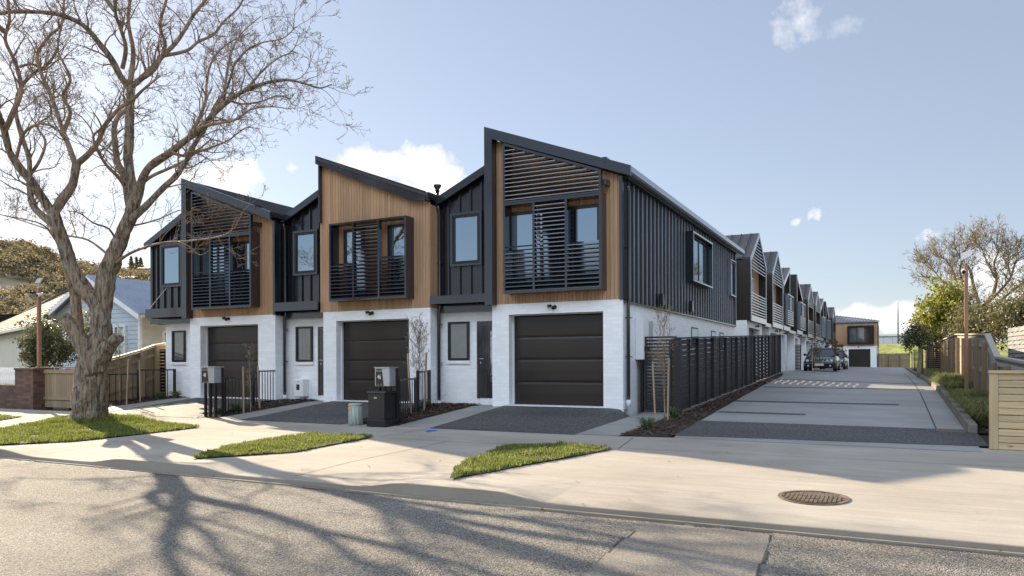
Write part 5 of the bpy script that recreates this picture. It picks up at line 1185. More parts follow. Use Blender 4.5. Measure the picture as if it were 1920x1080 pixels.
# ------------------------------------------------------------------ grass verges
def verge_grass(poly, dens, hmax, label):
    b = poly_sheet(poly, .2, .02); 
    for i in range(len(b.v)): x, y, z = b.v[i]; b.v[i] = (x, y, z+.015*mnoise.noise(Vector((x*2, y*2, 0))))
    tag(b.build('turf_soil', 'soil_grass'), kind='structure')
    xs = [p[0] for p in poly]; ys = [p[1] for p in poly]; A = (max(xs)-min(xs))*(max(ys)-min(ys)); g = MB()
    for _ in range(int(A*dens)):
        x, y = rnd.uniform(min(xs)-.04, max(xs)+.04), rnd.uniform(min(ys)-.04, max(ys)+.04)
        if not inside(x+.07*mnoise.noise(Vector((x*5, y*5, 1))), y+.07*mnoise.noise(Vector((x*5, y*5, 8))), poly): continue
        bare = mnoise.noise(Vector((x*2.3, y*2.3, 7)))+.6*mnoise.noise(Vector((x*6, y*6, 2)))
        if bare > .30 and rnd.random() < .8: continue
        k = (1.9 if mnoise.noise(Vector((x*3.7, y*3.7, 4))) > .33 else 1)*.5+.9*max(0, .5+mnoise.noise(Vector((x*1.6, y*1.6, 3)))); tree = math.hypot(x+16.45, y-10.9); h = hmax*rnd.uniform(.4, 1)*k*(1+1.8*math.exp(-(tree/.9)**2))
        a = rnd.uniform(0, 6.28); w = rnd.uniform(.004, .009); z = G(x, y)+.02; lean = Vector((math.cos(a), math.sin(a), 0))*h*rnd.uniform(.1, .7); s = Vector((-math.sin(a), math.cos(a), 0))*w; p = Vector((x, y, z))
        g.add([p-s, p+s, p+lean*.45+s*.7+Vector((0, 0, h*.65)), p+lean*.45-s*.7+Vector((0, 0, h*.65)), p+lean+Vector((0, 0, h))], [(0, 1, 2, 3), (3, 2, 4)])
    tag(g.build('grass', 'blade'), kind='stuff', label=label); n3 = len(g.f); d = MB()
    for _ in range(int(A*dens*.10)):
        x, y = rnd.uniform(min(xs), max(xs)), rnd.uniform(min(ys), max(ys))
        if not inside(x, y, poly): continue
        a = rnd.uniform(0, 6.28); L_ = rnd.uniform(.03, .08); z = G(x, y)+.035; u = Vector((math.cos(a), math.sin(a), rnd.uniform(0, .5)))*L_; w = Vector((-math.sin(a), math.cos(a), 0))*.004; p = Vector((x, y, z)); d.add([p-w, p+w, p+u], [(0, 1, 2)])
    tag(d.build('dry_grass', 'straw'), kind='stuff')
def pts_of(L): return [tuple(gnd(*p)[:2]) for p in L]
verge_grass(pts_of([(-30, 806), (0, 806), (60, 796), (118, 784), (165, 778), (213, 781), (300, 794), (376, 802), (250, 817), (160, 827), (0, 836), (-30, 838)]), 2600, .07, 'grass verge round the foot of the bare tree')
verge_grass(pts_of([(360, 862), (390, 850), (424, 840), (500, 826), (580, 815), (640, 817), (699, 821), (620, 836), (554, 849), (480, 854)]), 3200, .055, 'grass verge between the left and middle crossings')
verge_grass(pts_of([(843, 901), (850, 888), (865, 870), (901, 859), (930, 845), (960, 838), (1049, 835.5), (1100, 839), (1150, 843), (1060, 861), (960, 878), (900, 890)]), 3800, .06, 'grass verge between the middle crossing and the lane mouth')
verge_grass(pts_of([(-40, 779), (0, 780), (42, 782), (0, 789), (-40, 792)]), 1500, .05, 'small grass strip before the brick wall')
def tuft(name, label, c, r, n, m, h, group=None, cat='plant', w=.006):
    T = MB()
    for _ in range(n):
        a = rnd.uniform(0, 6.28); rr = rnd.random()*.35*r; p = Vector((c[0]+math.cos(a)*rr, c[1]+math.sin(a)*rr, c[2])); o = a+rnd.uniform(-.6, .6); L = r*rnd.uniform(.5, 1.); d = Vector((math.cos(o), math.sin(o), 0)); s = Vector((-d.y, d.x, 0))*w; hh = h*rnd.uniform(.6, 1.05)
        q1, q2, q3 = p+d*L*.3+Vector((0, 0, hh*.75)), p+d*L*.65+Vector((0, 0, hh)), p+d*L*1.1+Vector((0, 0, hh*rnd.uniform(.45, .8)))
        T.add([p-s, p+s, q1+s, q1-s, q2+s*.7, q2-s*.7, q3], [(0, 1, 2, 3), (3, 2, 4, 5), (5, 4, 6)])
    return tag(T.build(name, m), label, cat, group)
ys_ = [16.6, 17.7, 19.0, 20.2, 21.5, 24.2, 25.6, 27, 28.6, 30.2, 31.6, 33.4, 35.2, 37]
for k, y in enumerate(ys_): tuft('tussock_grass', 'soft tussock grass in the garden strip between kerb stones and timber fence', (1.62+rnd.uniform(-.08, .08), y, G(1.3, y)-.02), .5, 480, 'tussock', rnd.uniform(.38, .55), 'tussock grasses along the lane garden')
for lab, p, r in (('small grassy plant beside the corner house path', (1212, 806), .22), ('grassy plant at the foot of the slatted side gate', (1262, 783), .2), ('dark tuft at the foot of the letterbox on tall black legs', (412, 778), .2), ('tuft below the railing behind the letterbox on tall black legs', (440, 772), .22), ('tuft at the foot of the black power cabinet', (744, 783), .2), ('tuft between the stakes by the middle garage', (795, 766), .2), ('tuft in the bed by the black slatted side gate on the left', (300, 748), .25), ('tuft at the white wall corner of the left house', (330, 747), .25)):
    q = gnd(*p); tuft('grass_tuft', lab, q, r, 110, 'fern', .24)
def fern(label, c, r, n=9):
    b = MB()
    for k in range(n):
        a = 2*math.pi*k/n+rnd.uniform(-.3, .3); d = Vector((math.cos(a), math.sin(a), 0)); s = Vector((-d.y, d.x, 0)); L = r*rnd.uniform(.7, 1.1)
        for j in range(10):
            t = j/10; p = Vector(c)+d*L*t+Vector((0, 0, r*(.9*math.sin(t*2.3)))); w = r*.22*(1-t*.85)
            for sg in (-1, 1): b.add([p, p+d*r*.04, p+s*sg*w+d*r*.08-Vector((0, 0, w*.2))], [(0, 1, 2)])
    tag(b.build('fern', 'fern'), label, 'plant')
fern('green fern by the downpipe of the middle house', gnd(822, 762), .34); fern('spreading fern below the white wall of the middle entry', gnd(838, 757), .3); fern('fern below the water heater', gnd(548, 748), .25)
lv = MB()
for _ in range(260):
    if rnd.random() < .45: q = gnd(rnd.gauss(385, 16), rnd.gauss(779, 3.5)); x, y = q[0], q[1]
    elif rnd.random() < .5: x, y = rnd.uniform(-20, 2), 7.0+abs(rnd.gauss(0, .12))-.12
    else: x, y = rnd.uniform(-20, 2), rnd.uniform(7.4, 12.6)
    z = (G(x, y) if y > 7.12 else -1.525)+.012; leaf(lv, Vector((x, y, z)), rnd.uniform(.025, .06), Vector((rnd.gauss(0, .3), rnd.gauss(0, .3), 1)).normalized())
tag(lv.build('fallen_leaves', 'brown_leaf'), kind='stuff', label='dry leaves scattered on the pavement')
# ------------------------------------------------------------------ left neighbours
def weatherboards(b, x0, x1, y, z0, z1, top=None, p=.17):
    z = z0
    while z < z1-.01:
        za = min(z+p, z1); a0, a1, c0, c1 = x0, x1, x0, x1
        if top: (a0, a1), (c0, c1) = top(z), top(za)
        if a1-a0 > .05: b.add([(a0, y-.022, z), (a1, y-.022, z), (c1, y-.003, za), (c0, y-.003, za), (a0, y, z), (a1, y, z)], [(0, 1, 2, 3), (0, 4, 5, 1)])
        z = za
def blue_house():
    Y = 19.; q = lambda x, y: onY(x, y, Y)
    x0, x1 = q(104, 600)[0], q(262, 600)[0]; ze = q(262, 577)[2]-.08; xa, za = q(178, 520)[0], q(178, 520)[2]; z0 = -1.25; YB_ = 31
    T = thing('weatherboard_house', 'pale blue weatherboard house with blue iron gable roof behind the bare tree', 'house', ((x0+x1)/2, Y, z0))
    b = MB(); f = lambda z: (x0, x1) if z <= ze else (x0+(xa-x0)*(z-ze)/(za-.1-ze), x1+(xa-x1)*(z-ze)/(za-.1-ze))
    weatherboards(b, x0, x1, Y, z0, za-.12, f); b.prism_y([(x0+.02, z0), (x1-.02, z0), (x1-.02, ze), (xa, za-.15), (x0+.02, ze)], Y+.002, Y+.1); b.build('front_wall', 'blue_board', T)
    s = MB(); z = z0
    while z < ze: s.add([(x1+.022, Y, z), (x1+.022, YB_, z), (x1+.003, YB_, z+.17), (x1+.003, Y, z+.17), (x1, Y, z), (x1, YB_, z)], [(0, 1, 2, 3), (0, 4, 5, 1)]); z += .17
    s.box(x1-.1, x1, Y+.11, YB_, z0, ze); s.box(x0, x0+.1, Y+.11, YB_, z0, ze); s.build('side_wall', 'cream', T)
    MB().box(x1-.06, x1+.05, Y-.04, Y+.08, z0, ze+.05).build('corner_board', 'white_paint', T)
    r = MB(); xo, xl = x1+.45, x0-.45; sl_ = (za-ze)/(x1-xa); zo = ze-.45*sl_+.02; zt = za+.02
    for (xe_, s_) in ((xo, 1), (xl, -1)):
        r.prism_y([(xa, zt), (xe_, zo), (xe_, zo+.05), (xa, zt+.05)], Y-.35, YB_)
        for k in range(60): y = Y-.3+k*.19; r.prism([(xa, y, zt+.05), (xa, y+.06, zt+.05), (xe_, y+.06, zo+.05), (xe_, y, zo+.05)], (0, 0, .022))
    r.build('roof', 'blue_iron', T)
    g = MB(); h = .2
    for xe_ in (xo, xl): g.prism_y([(xa, zt-.01), (xe_, zo-.01), (xe_, zo-h), (xa, zt-h)], Y-.40, Y-.352)
    g.build('bargeboard', 'white_paint', T)
    MB().box(xo-.02, xo+.1, Y-.3, YB_, zo-.12, zo-.0).build('gutter', 'cream', T)
    def sash(xa_, xb_, za_, zb_):
        w = win_y(T, xa_, xb_, za_, zb_, Y-.03, .09, [], 'glass', 'window', 'white_paint', .06); MB().box(xa_+.09, xb_-.09, Y-.075, Y-.045, (za_+zb_)/2+.18, (za_+zb_)/2+.25).build('glazing_bar', 'white_paint', w); MB().box(xa_+.09, xb_-.09, Y-.075, Y-.045, (za_+zb_)/2-.35, (za_+zb_)/2-.3).build('glazing_bar', 'white_paint', w)
    sash(q(203, 650)[0], q(216, 650)[0], q(210, 690)[2], q(210, 611)[2]); sash(q(216, 650)[0], q(238, 650)[0], q(225, 690)[2], q(225, 609)[2])
    p = onX(303, 640, x1); win_x(T, p[1], p[1]+.9, p[2]-.5, float(onX(303, 619, x1)[2]), x1+.03, .09, 'glass', 'white_paint')
    p = onX(278, 600, x1); win_x(T, p[1], p[1]+2., p[2]-.05, float(onX(278, 592, x1)[2])+.1, x1+.03, .09, 'glass', 'white_paint')
blue_house()
def tile_house():
    zr, zg = 3.75, 1.85; zd = lambda px, py, z: Vector(at(px, py, z*F_PX/(CY-(px-960)*.004-py)))
    A, B = zd(44, 588, zr), zd(138, 542, zr); C, Dd = zd(-90, 642, zg), zd(120, 600, zg)
    T = thing('tiled_house', 'low house with tan tiled roof behind the glossy bush', 'house', ((A.x+B.x)/2, (A.y+B.y)/2, -1.3))
    r = MB(); n = 13
    for k in range(n):
        t0, t1 = k/n, (k+1)/n; a, b_ = C.lerp(A, t0), Dd.lerp(B, t0); c, d = C.lerp(A, t1), Dd.lerp(B, t1); up = Vector((0, 0, .05)); m = 34
        for j in range(m):
            s0, s1 = j/m, (j+.88)/m; o = up if (j+k) % 2 else up*1.25
            r.add([a.lerp(b_, s0)+o, a.lerp(b_, s1)+o, c.lerp(d, s1)+o*.15, c.lerp(d, s0)+o*.15, a.lerp(b_, s0)-up, a.lerp(b_, s1)-up], [(0, 1, 2, 3), (4, 5, 1, 0)])
    nrm = (Dd-C).cross(A-C).normalized()*.08
    r.add([C-nrm, Dd-nrm, B-nrm, A-nrm], [(0, 1, 2, 3)]); r.build('roof', 'tile', T)
    bk = MB(); back = Vector((-3.5, 6, -1.4)); bk.add([A, B, B+back, A+back], [(0, 1, 2, 3)]); E = A+Vector((-9, -1.5, 0)); bk.add([A, E, C+Vector((-8, 0, 0)), C], [(0, 1, 2, 3)])
    for k in range(1, 9): t = k/9; bk.bar(A.lerp(C, t)+Vector((0, 0, .03)), E.lerp(C+Vector((-8, 0, 0)), t)+Vector((0, 0, .03)), .06)
    bk.build('dark_roof', 'dark_tile', T)
    rd = MB(); rd.tube([A+Vector((0, 0, .06)), B+Vector((0, 0, .06))], [.09, .09], 8); rd.tube([A+Vector((0, 0, .06)), C+Vector((0, 0, .06))], [.08, .08], 8); rd.build('ridge_capping', 'dark_tile', T, True)
    u = (Dd-C).normalized(); v = Vector((-u.y, u.x, 0)); v = v if v.y > 0 else -v
    w = MB(); p0, p1 = C+v*.4+u*-6, Dd+v*.4-u*.4; w.prism([p0+Vector((0, 0, -3)), p1+Vector((0, 0, -3)), p1, p0], v*.2); w.prism([p1+Vector((0, 0, -3)), p1+v*1.2+Vector((0, 0, -3)), p1+v*1.2, p1], -u*.2); w.build('wall', 'cream', T)
    gt = MB(); gt.bar(C-u*6, Dd, .12, .14); gt.build('gutter', 'white_paint', T)
    gd = MB(); o = C+u*1.2+v*.36
    for k in range(14): a = o+u*(.2*k); gd.prism([a+Vector((0, 0, -2.6)), a+u*.19+Vector((0, 0, -2.6)), a+u*.19+Vector((0, 0, -.65)), a+Vector((0, 0, -.65))], v*.03)
    gd.build('garage_door', 'cream', T)
tile_house()
def paling_fence_front():
    Y = 13.65; x0, x1 = pxx(70, 720, Y), pxx(150, 720, Y); zt = pxz(100, 690, Y); z0 = -1.35
    T = thing('timber_gate', 'low timber board fence panel between the brick pillar and the bare tree', 'fence', (x0, Y, z0))
    b = MB(); x = x0+.12
    while x < x1: b.box(x, x+.115, Y, Y+.02, z0+.05, zt-.04); x += .12
    b.build('board_panel', 'fence_wood', T); MB().box(x0+.12, x1, Y-.04, Y-.001, zt-.16, zt-.05).box(x0+.12, x1, Y-.04, Y-.001, z0+.28, z0+.38).build('rail', 'fence_wood', T)
    MB().box(x0, x0+.118, Y-.05, Y+.06, z0, zt).build('post', 'fence_wood', T); MB().box(x0, x1, Y-.06, Y+.05, zt+.001, zt+.035).build('capping', 'fence_wood', T)
paling_fence_front()
def raked_fence():
    X = -21.75; pt = [(195, 676), (213, 671), (263, 657), (290, 647), (314, 643)]; P = [onX(px, py, X) for px, py in pt]
    ys = [float(p[1]) for p in P]; zs = [float(p[2]) for p in P]; top = lambda y: float(np.interp(y, ys, zs))
    T = thing('raked_fence', 'sloping timber paling fence dividing the blue house from the terrace', 'fence', (X, ys[0], -1.3))
    b = MB(); y = ys[0]
    while y < ys[-1]: b.add([(X, y, -1.35), (X, y+.138, -1.35), (X, y+.138, top(y+.138)-.06), (X, y, top(y)-.06), (X-.02, y, -1.35), (X-.02, y+.138, -1.35), (X-.02, y+.138, top(y+.138)-.06), (X-.02, y, top(y)-.06)], [(0, 1, 2, 3), (7, 6, 5, 4), (0, 4, 5, 1), (1, 5, 6, 2), (2, 6, 7, 3), (3, 7, 4, 0)]); y += .142
    b.build('palings', 'fence_wood', T)
    c = MB()
    for i in range(len(ys)-1): c.bar((X+.02, ys[i], zs[i]), (X+.02, ys[i+1], zs[i+1]), .13, .05)
    c.build('capping', 'pine', T); r = MB()
    for off in (.3, 1.05): 
        for i in range(len(ys)-1): r.bar((X+.03, ys[i], max(-1.2, zs[i]-off)), (X+.03, ys[i+1], max(-1.2, zs[i+1]-off)), .05, .1)
    r.build('rail', 'fence_wood', T)
    for i in (2, 3): MB().box(X+.06, X+.17, ys[i]-.05, ys[i]+.06, -1.35, zs[i]-.03).build('post', 'fence_wood', T)
raked_fence()
def brick_wall():
    Y = 13.3; xp0, xp1 = pxx(28, 720, Y), pxx(62, 720, Y); zt = pxz(45, 690, Y)
    T = thing('brick_pillar', 'red brown brick pillar at the end of the low brick wall', 'pillar', (xp0, Y, -1.35)); MB().box(xp0, xp1, Y, Y+.6, -1.4, zt-.06).build('shaft', 'red_brick', T); MB().box(xp0-.02, xp1+.02, Y-.02, Y+.62, zt-.06, zt).build('cap', 'red_brick', T)
    zl = pxz(10, 722, Y); T = thing('brick_wall', 'low red brown brick wall carrying the white pickets', 'wall', (xp0-4, Y, -1.35)); MB().box(xp0-8, xp0-.004, Y+.1, Y+.35, -1.4, zl).build('wall', 'red_brick', T)
    T = thing('white_fence', 'white picket fence on the low brick wall', 'fence', (xp0-4, Y+.2, zl)); zp = pxz(10, 689, Y); b = MB(); x = xp0-7.5
    while x < xp0-.05: b.box(x, x+.06, Y+.15, Y+.17, zl+.03, zp); x += .085
    b.build('pickets', 'white_paint', T); MB().box(xp0-8, xp0-.01, Y+.175, Y+.21, zl+.1, zl+.18).box(xp0-8, xp0-.01, Y+.175, Y+.21, zp-.2, zp-.12).build('rail', 'white_paint', T)
brick_wall()
def glossy_bush():
    Y = 16.3; c = onY(93, 640, Y); T = thing('glossy_bush', 'rounded glossy leaved bush behind the low timber fence', 'bush', (c[0], Y, -1.2))
    b = MB(); foliage(b, (c[0], Y, c[2]-.08), (1.12, 1.0, 1.02), 330, 26, .10, .35, .24); foliage(b, (c[0]-.45, Y-.1, c[2]-.45), (.7, .7, .55), 80, 24, .10, .3, .24); b.build('crown', 'bush_leaf', T)
    t = MB()
    for k in range(5): t.tube([(c[0]+rnd.uniform(-.15, .15), Y, -1.3), (c[0]+rnd.uniform(-.4, .4), Y+rnd.uniform(-.3, .3), -.4), (c[0]+rnd.uniform(-.7, .7), Y+rnd.uniform(-.5, .5), .5)], [.06, .045, .02], 6)
    t.build('trunk', 'bark_thin', T)
    c = onY(172, 620, 17.5); T = thing('shrub', 'yellow green shrub showing through the fork of the bare tree', 'bush', (c[0], 17.5, -1.2)); b = MB(); foliage(b, c, (.55, .5, .9), 70, 18, .09, .3, .2); b.build('crown', 'yellow_leaf', T); MB().tube([(c[0], 17.5, -1.3), (c[0], 17.5, c[2])], [.04, .03], 6).build('trunk', 'bark_thin', T)
glossy_bush()
# ------------------------------------------------------------------ hill on the left
RIDGE = [(-900, 470), (-400, 440), (-100, 448), (0, 455), (40, 450), (90, 460), (130, 475), (200, 485), (240, 486), (285, 488), (350, 505), (450, 560), (600, 610), (800, 655), (1000, 690), (1200, 700)]
def hill_z(x, y):
    P = np.array([x, y, 0.]); c = P@_f; a = P@_r
    if c < 20: return -3
    px = 960+F_PX*a/c; top = max(-12, -8+(CY-float(np.interp(px, [p[0] for p in RIDGE], [p[1] for p in RIDGE])))/F_PX*420)
    d = math.hypot(x, y)/1.10; t = max(0, min(1, (d-130)/290)); s = t*t*(3-2*t); z = -3+(top+3-5)*s
    if d > 420: z -= (d-420)*.12
    return z+5*mnoise.noise(Vector((x*.012, y*.012, 0)))*s+2.2*mnoise.noise(Vector((x*.04, y*.04, 5)))*s
xs = np.linspace(-820, 150, 66); ys = np.linspace(60, 820, 52)
sheet('hill', xs, ys, 0, 'hill_ground', zf=hill_z)
def hill_forest():
    b = MB(); n = 0; br = MB()
    while n < 1500:
        px = rnd.uniform(-120, 420); d = 150+ (470-150)*rnd.random()**.8; q = ray(px, 600); q = q/np.hypot(q[0], q[1])*d; x, y = q[0], q[1]; z = hill_z(x, y)
        if mnoise.noise(Vector((x*.02, y*.02, 9))) < -.12: continue
        r = rnd.uniform(1.5, 3.6)*(1.25 if d > 300 else 1); n += 1; c = Vector((x, y, z+r*.55)); t = br if (d < 235 and rnd.random() < .5) else b
        sc = max(.9, d/300)
        for _ in range(72):
            u = unit(); u.z = abs(u.z)*rnd.uniform(.6, 1.25)-.15; k = rnd.uniform(.55, 1.05)
            leaf(t, c+Vector((u.x*r, u.y*r, u.z*r*.95))*k, rnd.uniform(.5, 1.1)*sc, (u+unit()*.5).normalized(), .8)
    tag(b.build('hill_forest', 'hill_leaf'), kind='stuff', label='dark scrub forest covering the hillside'); tag(br.build('brown_scrub', 'brown_leaf'), kind='stuff', label='brown leafless scrub at the foot of the hill')
hill_forest()
def hill_house(label, px, py, wpx, hpx, d, m, roof, flat=False):
    P = at(px, py, d); x, y = P[0], P[1]; z = P[2]; w = wpx*d/F_PX; h = hpx*d/F_PX; T = thing('hill_house', label, 'house', (x, y, z), 'houses on the hillside')
    u = Vector(_r).normalized(); v = Vector(_f); v.z = 0; v.normalize(); u.z = 0; u.normalize(); o = Vector((x, y, z)); k = lambda a, b_, c: o+u*a+v*b_+Vector((0, 0, c))
    b = MB(); b.prism([k(-w/2, 0, -2), k(w/2, 0, -2), k(w/2, 0, h*.62), k(-w/2, 0, h*.62)], v*w*.6); b.build('wall', m, T)
    b = MB(); b.prism([k(-w/2-.6, -.8, h*.63), k(w/2+.6, -.8, h*.63), k(w/2+.6, w*.3, h), k(-w/2-.6, w*.3, h)], Vector((0, 0, .25))); b.prism([k(-w/2-.6, w*.3, h), k(w/2+.6, w*.3, h), k(w/2+.6, w*.6+.8, h*.63), k(-w/2-.6, w*.6+.8, h*.63)], Vector((0, 0, .25))); b.build('roof', roof, T)
    for i in range(4): a = -w/2+w*(.1+.22*i); f = MB().prism([k(a, -.06, h*.12), k(a+w*.13, -.06, h*.12), k(a+w*.13, -.06, h*.5), k(a, -.06, h*.5)], v*.05); f.build('window', 'glass', T)
hill_house('white house high on the hilltop at the left edge', 37, 473, 32, 13, 395, 'white_paint', 'white_paint')
hill_house('long pale roofed house halfway up the hill', 100, 517, 42, 12, 330, 'cream', 'white_paint')
hill_house('grey house on the lower hill between tree trunk and terrace', 222, 533, 52, 16, 300, 'blue_board', 'tile')
hill_house('small white house below the ridge beside the terrace', 272, 510, 26, 9, 380, 'white_paint', 'tile')
hill_house('tiny white cottage on the hill above the long roofed house', 74, 500, 5, 10, 370, 'white_paint', 'white_paint')
def pines():
    for k, (px, py) in enumerate(((246, 507), (256, 505), (264, 503))):
        d = 430; P = at(px, py, d); P = (P[0], P[1], P[2]-3); T = thing('pine_tree', 'dark pine on the skyline just left of the terrace', 'tree', P, 'pines on the hill skyline'); b = MB()
        hgt = 11-k; 
        for j in range(420): t = rnd.random(); r = (1-t)*3.0+.4; a = rnd.uniform(0, 6.28); q = Vector((P[0]+math.cos(a)*r*rnd.random(), P[1]+math.sin(a)*r*rnd.random(), P[2]+t*hgt)); leaf(b, q, rnd.uniform(.7, 1.6), None, .7)
        b.build('crown', 'hill_leaf', T); MB().tube([(P[0], P[1], P[2]-3), (P[0], P[1], P[2]+hgt*.8)], [.35, .1], 6).build('trunk', 'bark_thin', T)
pines()
# ------------------------------------------------------------------ right background
def right_trees():
    def tree(name, label, blobs, m, trunk, cat='tree', size=.14, per=22, dens=1., spread=.34):
        c0 = blobs[0][0]; T = thing(name, label, cat, (c0[0], c0[1], -1.)); b = MB()
        for c, rad, n in blobs: foliage(b, c, rad, int(n*dens), per, size, .3, spread)
        b.build('crown', m, T); t = MB()
        for q in trunk: t.tube([(q[0], q[1], -1.2), (q[0]+.1, q[1], q[2]*.4), (q[0]+.05, q[1]+.1, q[2])], [.14, .11, .05], 7)
        t.build('trunk', 'bark_far', T); return T
    Y = 44; q = lambda px, py, y=Y: Vector(onY(px, py, y))
    tree('evergreen_tree', 'yellow green evergreen tree at the left end of the greenery beyond the timber fence', [(q(1765, 585), (1.35, 1.3, 1.75), 210), (q(1745, 615), (1.05, 1., 1.0), 110), (q(1782, 560), (.9, .9, .9), 70)], 'yellow_leaf', [q(1765, 560)], size=.17)
    tree('dark_shrub', 'dark straggly shrub leaning over the black slatted screen', [(q(1722, 628, 42), (.62, .6, .75), 70), (q(1708, 640, 42), (.45, .4, .45), 26)], 'bush_leaf', [q(1722, 640, 42)], 'bush', .13)
    tree('brown_shrub', 'tan brown leafed tree behind the timber pole', [(q(1790, 585, 47), (1.1, 1., 1.4), 120), (q(1825, 580, 47), (1.1, 1.1, 1.1), 90)], 'brown_leaf', [q(1795, 570, 47)], 'tree', .13, 18)
    tree('olive_tree', 'olive green dense tree behind the weathered board screens', [(q(1845, 610, 36), (1.25, 1.1, 1.1), 170), (q(1805, 628, 37), (.8, .8, .8), 80)], 'olive_leaf', [q(1845, 600, 36)], 'tree', .13)
    tree('olive_tree', 'olive green dense tree cut by the right edge of the picture', [(q(1905, 600, 34), (1.2, 1.1, 1.35), 180), (q(1950, 595, 34), (1.3, 1.2, 1.5), 130)], 'olive_leaf', [q(1905, 590, 34)], 'tree', .13)
    # bare spreading tree
    Yb = 52; T = thing('bare_tree', 'broad spreading bare tree rising behind the greenery on the right', 'tree', (q(1800, 640, Yb).x, Yb, -1.)); t, c = MB(), MB()
    L = [([(1800, 690), (1803, 640), (1800, 600), (1795, 570), (1785, 545), (1765, 525), (1745, 520), (1728, 518)], .19, .02, 0, -1), ([(1800, 600), (1802, 565), (1795, 535), (1785, 505), (1770, 485), (1755, 480)], .11, .02, 0, 1), ([(1797, 575), (1808, 540), (1800, 510), (1806, 480), (1815, 460)], .1, .02, 0, .6),
         ([(1842, 690), (1844, 600), (1835, 570), (1825, 535), (1818, 505), (1800, 480), (1790, 465)], .16, .02, 0, -.8), ([(1840, 585), (1860, 555), (1868, 525), (1864, 495), (1872, 470), (1868, 455)], .13, .02, 0, 1), ([(1848, 570), (1875, 545), (1895, 520), (1905, 490), (1925, 478)], .1, .02, 0, -1), ([(1866, 520), (1850, 490), (1840, 465), (1826, 455)], .07, .015, 0, 1.),
         ([(1845, 590), (1880, 560), (1910, 535), (1950, 515), (1990, 500)], .1, .02, 0, .8), ([(1872, 600), (1900, 570), (1930, 560), (1960, 555)], .08, .02, 0, -1), ([(1895, 520), (1890, 490), (1897, 465)], .05, .015, -.5, .5), ([(1765, 525), (1745, 500), (1735, 490)], .04, .01, -.7, 0)]
    for pts, r0, r1, d0, d1 in L:
        n = len(pts); w = [Vector(onY(x, y, Yb+d0+(d1-d0)*i/(n-1))) for i, (x, y) in enumerate(pts)]; P, R_ = smooth_path(w, [r0+(r1-r0)*i/(n-1) for i in range(n)], 4); (t if r0 > .09 else c).tube(P, R_, 7, rough=.1)
        for _ in range(34):
            i = min(len(P)-2, int(len(P)*(.25+.75*rnd.random()))); d = (P[i+1]-P[i]).normalized(); s = unit(); s = (s-d*s.dot(d)).normalized()
            twig(c, P[i], d*.6+s*.8+Vector((0, 0, .3)), rnd.uniform(.5, 1.5), .022, 0, .22, .1, .25, 3, (5, 4), .5, 0, .15, .0085)
    t.build('trunk', 'bark_far', T, True); c.build('crown', 'bark_far', T, True)
right_trees()
def far_things():
    q = lambda px, py, Y: onY(px, py, Y)
    a, b_ = q(1560, 650, 210), q(1735, 650, 210); zt, zm = q(1690, 626.5, 210)[2], q(1690, 630, 210)[2]
    T = thing('warehouse', 'long white warehouse far behind the end of the lane', 'building', (a[0], 210, -1)); MB().box(a[0], b_[0], 210, 240, -2, zm).build('wall', 'warehouse', T); MB().box(a[0]-.3, b_[0]+.3, 209.6, 240, zm+.02, zt).build('roof', 'white_paint', T)
    p = MB()
    for k in range(12): p.box(a[0]+2*k, a[0]+2*k+.06, 209.9, 210, -2, zm)
    p.build('cladding_rib', 'grey_plastic', T)
    z1 = q(1680, 645, 140)[2]; xb0, xb1 = q(1620, 650, 140)[0], q(1760, 650, 140)[0]
    sheet('grass_bank', np.linspace(xb0-6, xb1+10, 20), [112, 120, 130, 138, 141, 150], 0, 'bank', zf=lambda x, y: -1.0+(z1+1.0)*max(0, min(1, (y-112)/26))+.25*mnoise.noise(Vector((x*.3, y*.2, 0))))
    Yf = 101; x0, x1 = q(1641, 680, Yf)[0], q(1706, 680, Yf)[0]; zt = q(1670, 663, Yf)[2]
    T = thing('end_fence', 'brown timber fence closing the lane beside the end house', 'fence', (x0, Yf, -.8)); b = MB(); x = x0
    while x < x1: b.box(x, x+.145, Yf, Yf+.03, -1.1, zt-rnd.uniform(.02, .06)); x += .15
    b.build('palings', 'fence_wood', T); MB().box(x0, x1, Yf-.05, Yf-.002, .02, .14).box(x0, x1, Yf-.05, Yf-.002, zt-.03, zt+.02).build('rail', 'fence_wood', T)
    for k in range(4): MB().box(x0+.3+k*1.2, x0+.42+k*1.2, Yf-.15, Yf-.052, -1.1, zt-.1).build('post', 'fence_wood', T)
    m = q(1684, 640, 180); mt = q(1684, 566, 180)[2]; T = thing('mast', 'thin dark mast on the horizon beyond the lane', 'mast', (m[0], 180, -1)); MB().tube([(m[0], 180, -1.5), (m[0], 180, mt*.8), (m[0], 180, mt)], [.16, .11, .03], 8).build('pole', 'black', T)
    for k in range(2): MB().bar((m[0]-.3, 180, mt*.55+k), (m[0]+.3, 180, mt*.55+k), .06).build('cross_arm', 'black', T)
far_things()
